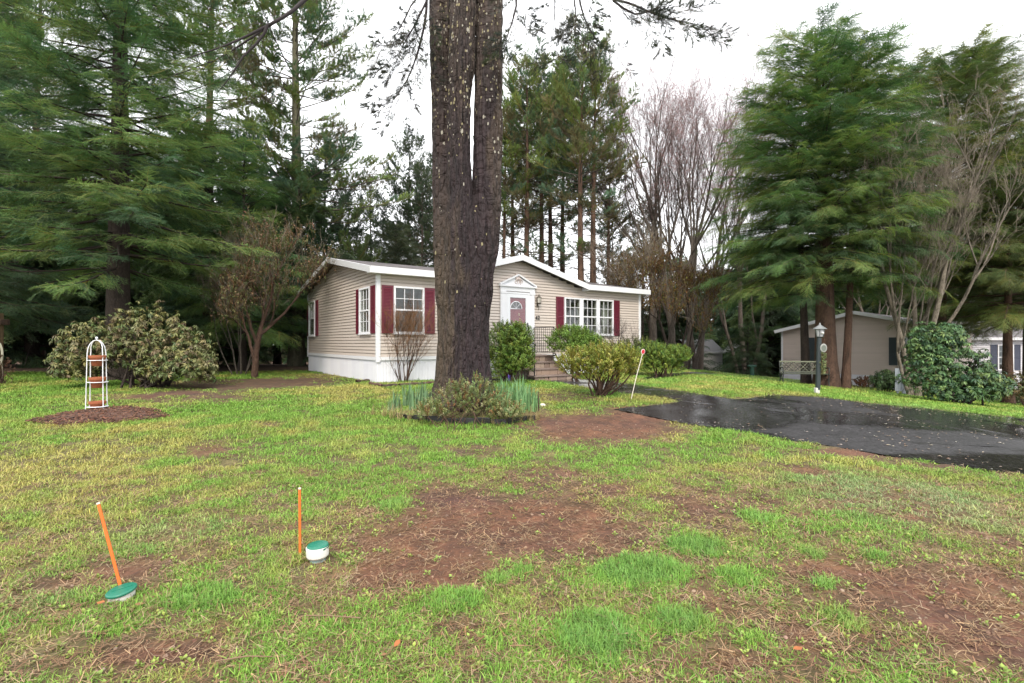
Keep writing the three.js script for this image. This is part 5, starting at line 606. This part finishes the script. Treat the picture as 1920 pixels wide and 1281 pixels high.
// ---------------------------------------------------------------- small things
{ // plant stand with three clay pots on a mulch circle
  const mc = gp(195, 781), p = gp(181, 771);
  const mg = new GB(), mr = [1.05, .52], rad = a => 1 + .09 * Math.sin(a * 3 + 1) + .06 * Math.sin(a * 7 + 2); const ring = (f, y) => a => { const x = mc.x + Math.cos(a) * mr[0] * f * rad(a), z = mc.z + Math.sin(a) * mr[1] * f * rad(a) * 1.35; return [x, H(x, z) + y, z]; };
  const rs = [[1.02, -.03], [.9, .03], [.6, .06], [.3, .08], [.01, .09]]; for (let k = 0; k < 4; k++) for (let i = 0; i < 40; i++) { const a = i / 40 * 6.283, b = (i + 1) / 40 * 6.283, A = ring(...rs[k]), B = ring(...rs[k + 1]); mg.quad(A(a), A(b), B(b), B(a)); }
  const mulch = mk('mulch_bed', mg.geo(false), std(.085, .042, .028, .95), scene); tag(mulch, 'round bed of red brown bark mulch under the plant stand', 'mulch', null, 'stuff');
  const r = rng(60), chip = new THREE.BoxGeometry(.06, .006, .014), ms = [], cs = []; for (let i = 0; i < 1700; i++) { const a = r() * 6.283, f = Math.sqrt(r()) * 1.04, q = ring(f, .03 + .06 * (1 - f))(a), m = new THREE.Matrix4().compose(V(q[0], q[1] + rr(0, .015, r), q[2]), new THREE.Quaternion().setFromEuler(new THREE.Euler(rr(-.4, .4, r), r() * 6.28, rr(-.4, .4, r))), V(rr(.5, 1.5, r), 1, rr(.6, 1.6, r))); ms.push(m); cs.push(jit(pick([[.14, .06, .035], [.09, .042, .028], [.20, .10, .06], [.055, .03, .024]], r), r)); }
  inst('mulch_chips', chip, std(1, 1, 1, .9), ms, cs, mulch);
  const S = thing('plant_stand', 'white metal arched plant stand with three ring shelves', 'plant stand', [p.x, p.y, p.z], .2), wm = std(.74, .76, .8, .35);
  const y1 = 1.42; // two arched sides, rings and a finial
  const arch = z => { const a = [[-.15, -.03, z], [-.14, .5, z * .9], [-.13, 1.1, z * .8]]; for (let i = 0; i <= 8; i++) { const t = Math.PI - i / 8 * Math.PI; a.push([Math.cos(t) * .125, 1.17 + Math.sin(t) * .2, z * .6 * (1 - Math.sin(t)) + z * .15]); } a.push([.13, 1.1, z * .8], [.14, .5, z * .9], [.15, -.03, z]); return a; };
  mk('side_arch', tubeGeo(arch(.07), .0085, 6), wm, S); mk('side_arch', tubeGeo(arch(-.07), .0085, 6), wm, S);
  mk('finial', mergeGeometries([new THREE.SphereGeometry(.024, 8, 6).translate(0, 1.41, 0), cg(.006, .012, .05, 6, 0, 1.385, 0)]), wm, S);
  for (const [y, k] of [[.09, 1], [.56, .97], [.98, .92]]) { mk('ring_shelf', mergeGeometries([new THREE.TorusGeometry(.165 * k, .008, 6, 24).rotateX(Math.PI / 2), new THREE.TorusGeometry(.13, .007, 6, 20).rotateX(Math.PI / 2)]), wm, S, [0.02, y, 0]); for (let i = 0; i < 4; i++) mk('spoke', tubeGeo([[Math.cos(i * 1.57) * .13, 0, Math.sin(i * 1.57) * .13], [Math.cos(i * 1.57) * .165 * k, 0, Math.sin(i * 1.57) * .165 * k]], .006, 4), wm, S, [.02, y, 0]); }
  const pot = new THREE.LatheGeometry([[.0, -.13], [.085, -.13], [.118, .02], [.135, .02], [.138, .075], [.12, .075], [.108, .03], [.0, .02]].map(a => new THREE.Vector2(...a)), 20), pm = std(.28, .085, .035, .85);
  [[.12, 'lowest'], [.58, 'middle'], [1.0, 'topmost']].forEach(([y, n]) => { const o = mk('clay_pot', pot, pm, scene, [p.x + .015, p.y + y, p.z], null, [1, y < .3 ? .95 : 1, 1]); tag(o, `terracotta pot on the ${n} ring of the plant stand`, 'pot', 'clay pots on the plant stand'); });
}
{ // marker with red reflector beside the yew
  const a = gp(1181, 751), D = -a.z, top = V((1207 - CX) / F * D, yAt(664, D), -D - .1), m = thing('driveway_marker', 'leaning white driveway marker with red round reflector', 'marker', [a.x, a.y, a.z]), d = top.clone().sub(a);
  mk('rod', tubeGeo([[0, -.1, 0], [d.x * .5, d.y * .5, d.z * .5], [d.x, d.y, d.z]], .009, 6), std(.6, .55, .48, .6), m); const f = mk('reflector_rim', cg(.056, .056, .012, 20).rotateX(Math.PI / 2), std(.65, .6, .55, .4), m, [d.x + .01, d.y + .05, d.z], [0, .3, -.25]); f.scale.set(.85, 1.1, 1); const q = mk('reflector', cg(.042, .045, .012, 20).rotateX(Math.PI / 2), std(.45, .015, .03, .2), m, [d.x + .013, d.y + .05, d.z + .009], [0, .3, -.25]); q.scale.set(.85, 1.1, 1);
}
{ // orange stakes and pipe caps
  const om = std(.62, .14, .02, .6), tip = std(.7, .66, .58, .7), gm = std(.012, .15, .095, .35, {}), wm = std(.66, .64, .6, .5);
  const stake = (b, t, D2, label) => { const a = gp(...b), D = -a.z, q = V((t[0] - CX) / F * D2, yAt(t[1], D2), -D2).sub(a), o = thing('marker_stake', label, 'stake', [a.x, a.y, a.z]); const st = V(0, 1, 0), dir = q.clone().normalize(), L = q.length(), m = mk('stake', new RoundedBoxGeometry(.018, L + .12, .012, 1, .003), om, o, [q.x * .5 - dir.x * .06, q.y * .5 - dir.y * .06, q.z * .5 - dir.z * .06]); m.quaternion.setFromUnitVectors(st, dir); const e = mk('stake_tip', new RoundedBoxGeometry(.0185, .012, .0125, 1, .002), tip, o, [q.x + dir.x * .004, q.y + dir.y * .004, q.z + dir.z * .004]); e.quaternion.copy(m.quaternion); };
  const d1 = -gp(229, 1108).z, d2 = -gp(563, 1042).z; stake([229, 1108], [185, 945], d1 + .06, 'tilted orange wooden stake standing by the flat green disc'); stake([563, 1042], [562, 917], d2, 'upright orange wooden stake beside the white capped pipe');
  const a = gp(229, 1122), c = thing('pipe_cap', 'flat green round cap lying at the tilted stake', 'cap', [a.x, a.y + .028, a.z]); c.scale.setScalar(.7);
  mk('cap_disc', new THREE.LatheGeometry([[0, .0], [.108, .0], [.118, .008], [.118, .022], [.108, .03], [.03, .034], [0, .033]].map(v => new THREE.Vector2(...v)), 28), gm, c, [0, .018, 0], [.1, 0, .12]); mk('collar', cg(.1, .1, .06, 24), wm, c, [0, -.005, 0]);
  mk('cap_bar', bg(.15, .008, .016), gm, c, [0, .052, 0], [.1, .5, .12]);
  const b = gp(596, 1050), e = thing('capped_pipe', 'short white pipe with worn green cap sticking out of the turf', 'pipe', [b.x, b.y, b.z]); e.scale.setScalar(.88);
  mk('pipe', cg(.062, .062, .12, 20, 0, -.0, 0), std(.30, .42, .42, .5), e); mk('collar', new THREE.LatheGeometry([[.055, .0], [.086, .004], [.09, .02], [.09, .085], [.084, .092], [.06, .092]].map(v => new THREE.Vector2(...v)), 28), wm, e, [0, .03, 0], [.06, 0, .03]); mk('cap_top', new THREE.LatheGeometry([[0, .018], [.05, .016], [.082, .01], [.0865, .0], [.0865, -.012]].map(v => new THREE.Vector2(...v)), 28), gm, e, [0, .122, 0], [.06, 0, .03]);
  // chipped lower rim of the green paint
  { const g = new GB(), r = rng(3); for (let i = 0; i < 26; i++) { const s = i / 26 * 6.283, t = (i + 1) / 26 * 6.283, q = .0912; const d = .004 + .02 * Math.pow(r(), 2); g.quad([Math.cos(s) * q, .0, Math.sin(s) * q], [Math.cos(t) * q, .0, Math.sin(t) * q], [Math.cos(t) * q, -d, Math.sin(t) * q], [Math.cos(s) * q, -d * rr(.5, 1.2, r), Math.sin(s) * q]); } mk('paint_drips', g.geo(false), gm, e, [0, .117, 0], [.06, 0, .03]); }
}
{ // lamp post with number sign and ivy
  const a = gp(1533, 739), o = thing('lamp_post', 'dark post lamp with oval number sign and climbing ivy beside the driveway', 'lamp post', [a.x, a.y, a.z]), h = 1.44, gr = std(.022, .032, .034, .4);
  mk('foot', new RoundedBoxGeometry(.1, .2, .1, 1, .01), std(.55, .54, .5, .7), o, [-.02, .06, 0]); mk('post', cg(.055, .06, h - .1, 8, 0, h / 2 + .06, 0), gr, o, null, [0, 0, -.03]); const lx = .06;
  mk('lantern_cage', mergeGeometries([cg(.1, .075, .02, 6, lx, h - .0, 0), ...[0, 1, 2, 3, 4, 5].map(i => { const g = new THREE.CylinderGeometry(.007, .007, .2, 4); g.rotateZ(-Math.cos(i * 1.047) * .18); g.rotateX(Math.sin(i * 1.047) * .18); g.translate(lx + Math.cos(i * 1.047) * .1, h + .1, Math.sin(i * 1.047) * .1); return g; })]), gr, o);
  mk('lantern_roof', mergeGeometries([cg(.03, .17, .1, 6, lx, h + .25, 0), cg(.012, .03, .06, 6, lx, h + .33, 0)]), std(.16, .17, .17, .4), o); mk('lantern_glass', cg(.112, .08, .18, 6, lx, h + .1, 0), std(.42, .43, .44, .15), o); mk('lamp_bulb', new THREE.SphereGeometry(.03, 8, 6), std(.7, .7, .66, .3), o, [lx, h + .1, .12]);
  mk('number_sign', new THREE.LatheGeometry([[0, .012], [.085, .01], [.1, 0], [.085, -.01], [0, -.012]].map(v => new THREE.Vector2(...v)), 22).rotateX(Math.PI / 2), std(.26, .27, .25, .6), o, [.11, h - .28, .07], [0, -.1, 0], [.85, 1.15, 1]); mk('sign_field', new THREE.CircleGeometry(.066, 18), std(.12, .14, .12, .6), o, [.11, h - .28, .0835], [0, -.1, 0], [.85, 1.15, 1]);
  const r = rng(12), ms = [], cs = []; for (let i = 0; i < 150; i++) { const y = rr(.5, h - .42, r), an = rr(-.8, 1.6, r); ms.push(orient(V(.05 + Math.cos(an) * .07, y, Math.sin(an) * .08), V(rr(-1, 1, r), rr(-.3, .3, r), rr(-1, 1, r)), V(Math.cos(an), .5, Math.sin(an)), rr(.35, .6, r))); cs.push(jit(pick([[.16, .2, .08], [.22, .25, .12], [.09, .14, .05]], r), r)); } inst('ivy', K.brown, glossM, ms, cs, o);
}
{ // garden bench with lattice back
  const b = at(1515, 19.0), o = thing('garden_bench', 'weathered cast bench with lattice back against the hemlock trunk', 'bench', [b.x - .15, b.y, b.z], -.25), w = 1.5, ir = std(.02, .024, .022, .5), sl = [std(.09, .10, .075, .7), std(.05, .06, .045, .7), std(.2, .215, .15, .7)];
  for (const s of [-1, 1]) { const g = new GB(), x = s * w / 2; for (const a of [[[x, -.03, .28], [x, .2, .2], [x, .42, .24]], [[x, -.03, -.26], [x, .25, -.18], [x, .42, -.2], [x, .88, -.32]], [[x, .42, .24], [x, .4, 0], [x, .42, -.2]], [[x, .42, .24], [x, .62, .27], [x, .66, .15], [x, .64, -.24]], [[x, .2, .2], [x, .24, 0], [x, .25, -.18]]]) g.tube(a.map(q => V(...q)), a.map(() => .02), 6, true); mk('end_frame', g.geo(false), ir, o); }
  for (let i = 0; i < 5; i++) mk('seat_slat', new RoundedBoxGeometry(w, .025, .075, 1, .006), sl[i % 3], o, [0, .43, -.17 + i * .092]);
  const bk = y => -.2 - (y - .42) * .26; for (const y of [.48, .86]) mk('back_rail', new RoundedBoxGeometry(w, .05, .03, 1, .008), sl[y > .6 ? 2 : 0], o, [0, y, bk(y)]);
  for (const s of [-1, 1]) for (let i = -3; i < 13; i++) { let x0 = -w / 2 + i * .125, x1 = x0 + .34, y0 = .5, y1 = .84; if (s < 0) [x0, x1] = [x1, x0]; const cl = (x, y, X, Y) => { if (x < -w / 2) { const f = (-w / 2 - x) / (X - x); return [-w / 2, y + (Y - y) * f]; } if (x > w / 2) { const f = (w / 2 - x) / (X - x); return [w / 2, y + (Y - y) * f]; } return [x, y]; }; if (Math.max(x0, x1) <= -w / 2 + .02 || Math.min(x0, x1) >= w / 2 - .02) continue; const a = cl(x0, y0, x1, y1), c = cl(x1, y1, x0, y0); mk('lattice_bar', tubeGeo([[a[0], a[1], bk(a[1]) + s * .008], [c[0], c[1], bk(c[1]) + s * .008]], .012, 4), sl[(i + 3) % 3], o); }
}
{ // pale blue-grey box with sloping side by the bare tree
  const b = gp(1684, 740), o = thing('wooden_box', 'pale blue grey wooden box with sloping side beside the bare tree', 'box', [b.x, b.y, b.z], -.3), m = std(.33, .38, .43, .6);
  for (let i = 0; i < 2; i++) mk('front_board', new RoundedBoxGeometry(.1, .84, .03, 1, .006), m, o, [-.05 + i * .102, .54, .0]); mk('post', new RoundedBoxGeometry(.07, .3, .07, 1, .006), m, o, [-.0, .06, -.05]);
  const s = new THREE.Shape([new THREE.Vector2(0, -.02), new THREE.Vector2(.34, -.02), new THREE.Vector2(.34, .42), new THREE.Vector2(.02, .95)]); mk('sloping_side', new THREE.ExtrudeGeometry(s, { depth: .025, bevelEnabled: true, bevelSize: .004, bevelThickness: .004, bevelSegments: 1 }), std(.40, .45, .52, .6), o, [.11, 0, .0], [0, .9, 0]);
}
{ const b = gp(1410, 706), o = thing('garden_box', 'small dark green post box at the far lawn edge', 'box', [b.x, b.y, b.z]), m = std(.02, .09, .06, .5); mk('post', new RoundedBoxGeometry(.16, .55, .16, 1, .01), m, o, [0, .22, 0]); mk('lid', new RoundedBoxGeometry(.34, .1, .28, 1, .02), m, o, [0, .52, 0]); }
{ // post with coiled hose at the left edge
  const b = at(-2, 14.6), o = thing('hose_post', 'brown post with coiled pale hose at the lawn edge', 'post', [b.x, b.y, b.z]); mk('post', new RoundedBoxGeometry(.16, 2.1, .16, 1, .015), std(.16, .11, .06, .8, { map: barkTex }), o, [-.02, .95, 0]); mk('post_cap', new RoundedBoxGeometry(.34, .16, .3, 1, .02), BK.brown, o, [0, 1.75, 0]);
  for (let i = 0; i < 5; i++) { const a = []; for (let k = 0; k <= 22; k++) { const t = k / 22 * 6.283; a.push([.06 + Math.cos(t) * (.12 + i * .012) + i * .012, .85 + Math.sin(t) * (.27 + i * .02), .11 + i * .014]); } mk('hose_coil', tubeGeo(a, .013, 6), std(.3, .29, .22, .6), o); } mk('hose_end', tubeGeo([[.2, .7, .13], [.24, .3, .14], [.25, .0, .16]], .012, 6), std(.3, .27, .2, .6), o); shrub({ seed: 330, name: 'bare_shrub', label: 'brown leafless tuft of stems at the foot of the hose post', pos: at(2, 14.3), lobes: [[0, .35, 0, .2, .4, .2]], n: 50, kit: [K.brown], scale: .8, pal: [[.1, .06, .04]], stems: 22, foot: .15, sr: .012, mat: dullM });
}
// a few fallen sticks and dry orange leaves in the turf
{ const r = rng(91); [[1690, 1125], [1660, 1190], [1530, 1180], [770, 960], [830, 1000], [1230, 1255], [620, 1165], [470, 1245]].forEach(([x, y], i) => { const p = gp(x, y), a = r() * 6.28, l = rr(.08, .2, r); tag(mk('fallen_stick', tubeGeo([[-Math.cos(a) * l, .012, -Math.sin(a) * l], [rr(-.02, .02, r), .03, rr(-.02, .02, r)], [Math.cos(a) * l, .012, Math.sin(a) * l]], [.004, .0035, .002], 5), std(.2, .13, .08, .9), scene, [p.x, p.y + .015, p.z]), 'short dry stick lying on thin turf', 'stick', 'fallen sticks on the lawn'); });
  const lg = new GB(); { const q = [[-.5, 0, 0], [-.15, .06, .3], [.2, .02, .25], [.5, .08, 0], [.2, .02, -.25], [-.15, .06, -.3]]; for (let i = 0; i < 6; i++) lg.tri([0, .0, 0], q[i], q[(i + 1) % 6]); } const geo = lg.geo(false), lm = [std(.30, .10, .03, .8), std(.22, .11, .05, .85)];
  [[1495, 1228, 0], [745, 1218, 0], [720, 1240, 1], [1216, 1042, 1], [190, 1140, 0], [262, 1143, 1]].forEach(([x, y, k], i) => { const p = gp(x, y); tag(mk('fallen_leaf', geo, lm[k], scene, [p.x, p.y + .035, p.z], [rr(-.3, .3, r), r() * 6.28, rr(-.3, .3, r)], [.05, .05, .05]), 'single dry orange leaf lying in the turf', 'leaf', 'dry leaves on the lawn'); }); }
// ---------------------------------------------------------------- grass
{
  const tuft = (seed, n, len, wid, spread, arch) => bladeClump(seed, n, len, wid, spread, arch);
  const KG = [tuft(401, 13, .05, .0042, .06, 1.5), tuft(402, 13, .04, .0045, .065, 1.8), tuft(403, 18, .058, .0042, .06, 1.5)], straw = (() => { const r = rng(404), g = new GB(); for (let i = 0; i < 12; i++) { tint(g, r, .35); const a = r() * 6.28, l = rr(.03, .085, r), x = rr(-.07, .07, r), z = rr(-.07, .07, r), c = Math.cos(a), s = Math.sin(a), w = .0015, y = rr(.004, .016, r), y2 = rr(.004, .03, r); g.quad([x - s * w, y, z + c * w], [x + s * w, y, z - c * w], [x + c * l + s * w, y2, z + s * l - c * w], [x + c * l - s * w, y2, z + s * l + c * w]); } return g.geo(); })(), weed = leafWhorl(405, 7, .03, .018, -.25, .015, .3);
  const gm = new THREE.MeshPhysicalMaterial({ vertexColors: true, roughness: .55, side: THREE.DoubleSide, specularIntensity: .4 });
  const ms = [[], [], [], [], []], cs = [[], [], [], [], []], r = rng(500);
  const CAPS = [[229, 1122, .085], [596, 1050, .075]].map(([a, b, q]) => { const c = gp(a, b); return { x: c.x, z: c.z, r: q }; });
  const zones = [[1.7, 4.2, 1250, .85, .72], [4.2, 6.5, 720, 1.1, .85], [6.5, 10, 340, 1.55, .95], [10, 15, 190, 2.1, 1.0], [15, 28, 85, 3.0, 1.15]];
  for (const [d0, d1, den, sc, sy] of zones) {
    const hw = d1 * 1.06 + 1.0, cnt = Math.round(den * (d1 - d0) * 2 * hw);
    for (let i = 0; i < cnt; i++) {
      const d = rr(d0, d1, r), x = rr(-hw, hw, r), z = -d; if (Math.abs(x) > d * 1.06 + 1.0) continue;
      const di = dirtAt(x, z), li = litterAt(x, z), lu = field(LUSH, x, z, .35), q = r();
      if (houseBox(x, z, .05) || onAsphalt(x, z)) continue;
      if (d > 7 && x > 1) { const e = .045 * sc; if (onAsphalt(x + e, z) || onAsphalt(x - e, z) || onAsphalt(x, z + e) || onAsphalt(x, z - e)) continue; }
      if (Math.hypot((x + .75) / 1.45, (z + 9.95) / .8) < 1 && q < .8) continue;
      if (d < 6 && CAPS.some(c => Math.hypot(x - c.x, z - c.z) < c.r)) continue;
      const cover = clamp((1 - di * 1.35) * (1 - li * 1.25) + lu * .9), mid = fbm(x * 5.5 + 4, z * 5.5, 21, 2), y = H(x, z) + (d < 14 && Math.abs(x) < 8 ? (fbm(x * 7, z * 7, 1, 3) - .5) * .03 : 0) - .003;
      const p = V(x, y, z); const put = (v, s, sY, c) => { const qn = new THREE.Quaternion().setFromEuler(new THREE.Euler(rr(-.15, .15, r), r() * 6.283, rr(-.15, .15, r))); ms[v].push(new THREE.Matrix4().compose(p, qn, V(s, sY, s))); cs[v].push(c); };
      const mac = fbm(x * .8 + 2, z * .8, 11, 3), mic = fbm(x * 3.1, z * 3.1, 13, 2), pale = field(PALE, x, z), yel = field(YELLOW, x, z);
      const ye = clamp(yel * .8 + (mac - .5) * 2.0 + (mic - .5) * 1.6 + (.5 - mid) * .8 + di * .5 + .12);
      let cr = lerp(.16, .34, ye), cgn = lerp(.295, .325, ye), cb = lerp(.046, .09, ye); cr = lerp(cr, .22, pale * .8); cgn = lerp(cgn, .28, pale * .8); cb = lerp(cb, .14, pale * .8); if (lu > .2) { cr = lerp(cr, .13, lu * .8); cgn = lerp(cgn, .25, lu * .8); cb = lerp(cb, .06, lu * .8); }
      const green = jit([cr, cgn, cb], r, .25), tan = jit(pick([[.20, .115, .06], [.15, .08, .045], [.30, .21, .12]], r), r, .25);
      if (r() < cover * (d < 8 && lu < .25 ? lerp(.16, 1.15, sst(mid, .34, .64)) : 1)) { const v = lu > .25 ? 2 : r() < .55 ? 0 : 1, k = sc * rr(.75, 1.25, r) * (lu > .25 ? 1.15 : 1); put(v, k, k * sy / sc * rr(.7, 1.2, r) * (.55 + .6 * cover), green); }
      if (d < 12 && r() < (.26 - .1 * di - .22 * lu) * (1 - li * .8) * (d < 6.5 ? 1 : .2)) put(3, Math.sqrt(sc) * rr(.7, 1.15, r), rr(.8, 1.5, r), tan);
      if (d < 7 && r() < .07 * (1 - lu) * (di < .85 ? 1 : .15)) put(4, rr(.7, 1.4, r), rr(.7, 1.2, r), jit([.2, .27, .06], r, .3));
    }
  }
  const G = new THREE.Group(); G.name = 'lawn_grass'; scene.add(G); tag(G, 'short patchy green and yellowish lawn grass', 'grass', null, 'stuff');
  KG.forEach((k, i) => inst('grass_tufts', k, gm, ms[i], cs[i], G)); inst('dry_straw', straw, std(1, 1, 1, .9, { vertexColors: true }), ms[3], cs[3], G); inst('lawn_weeds', weed, gm, ms[4], cs[4], G);
  { const pm = [], pc = [], pg = new THREE.IcosahedronGeometry(1, 0); for (let i = 0; i < 60000; i++) { const d = 1.7 + 7.5 * Math.pow(r(), .8), x = rr(-1.1, 1.1, r) * d, z = -d; if (dirtAt(x, z) < .35 || onAsphalt(x, z) || r() > .5) continue; const s = Math.pow(r(), 3) * .011 + .0025; pm.push(new THREE.Matrix4().compose(V(x, H(x, z) + (Math.abs(x) < 8 ? (fbm(x * 7, z * 7, 1, 3) - .5) * .03 : 0) + s * .2, z), new THREE.Quaternion().setFromEuler(new THREE.Euler(r() * 6, r() * 6, 0)), V(s * rr(.7, 1.5, r), s * rr(.5, .9, r), s))); pc.push(jit(pick([[.14, .07, .045], [.10, .052, .034], [.19, .11, .075], [.24, .17, .12]], r), r)); } inst('soil_crumbs', pg, std(1, 1, 1, .95), pm, pc, G); }
  console.log('grass', ms.map(a => a.length).join(' '));
  // leaf scraps and needles on the driveway
  const D2 = []; const dc = []; const fl = new GB(); fl.quad([-.5, 0, -.2], [.5, .05, -.2], [.5, 0, .2], [-.5, .05, .2]); for (let i = 0; i < 9000; i++) { const d = rr(5.5, 17, r), x = rr(1.5, 17, r); if (!inside(driveP, x, -d) || r() > .12 + .5 * sst(fbm(x, -d, 3, 3), .45, .7)) continue; D2.push(new THREE.Matrix4().compose(V(x, H(x, -d) + .016, -d), new THREE.Quaternion().setFromEuler(new THREE.Euler(0, r() * 6.28, 0)), V(rr(.02, .07, r), .1, rr(.02, .05, r)))); dc.push(jit(pick([[.28, .22, .16], [.2, .13, .08], [.38, .34, .28]], r), r)); }
  tag(inst('leaf_litter', fl.geo(), std(1, 1, 1, .8, { vertexColors: true }), D2, dc, scene), 'scattered leaf scraps on the wet driveway', 'leaf litter', null, 'stuff');
}
renderer.render(scene, camera);
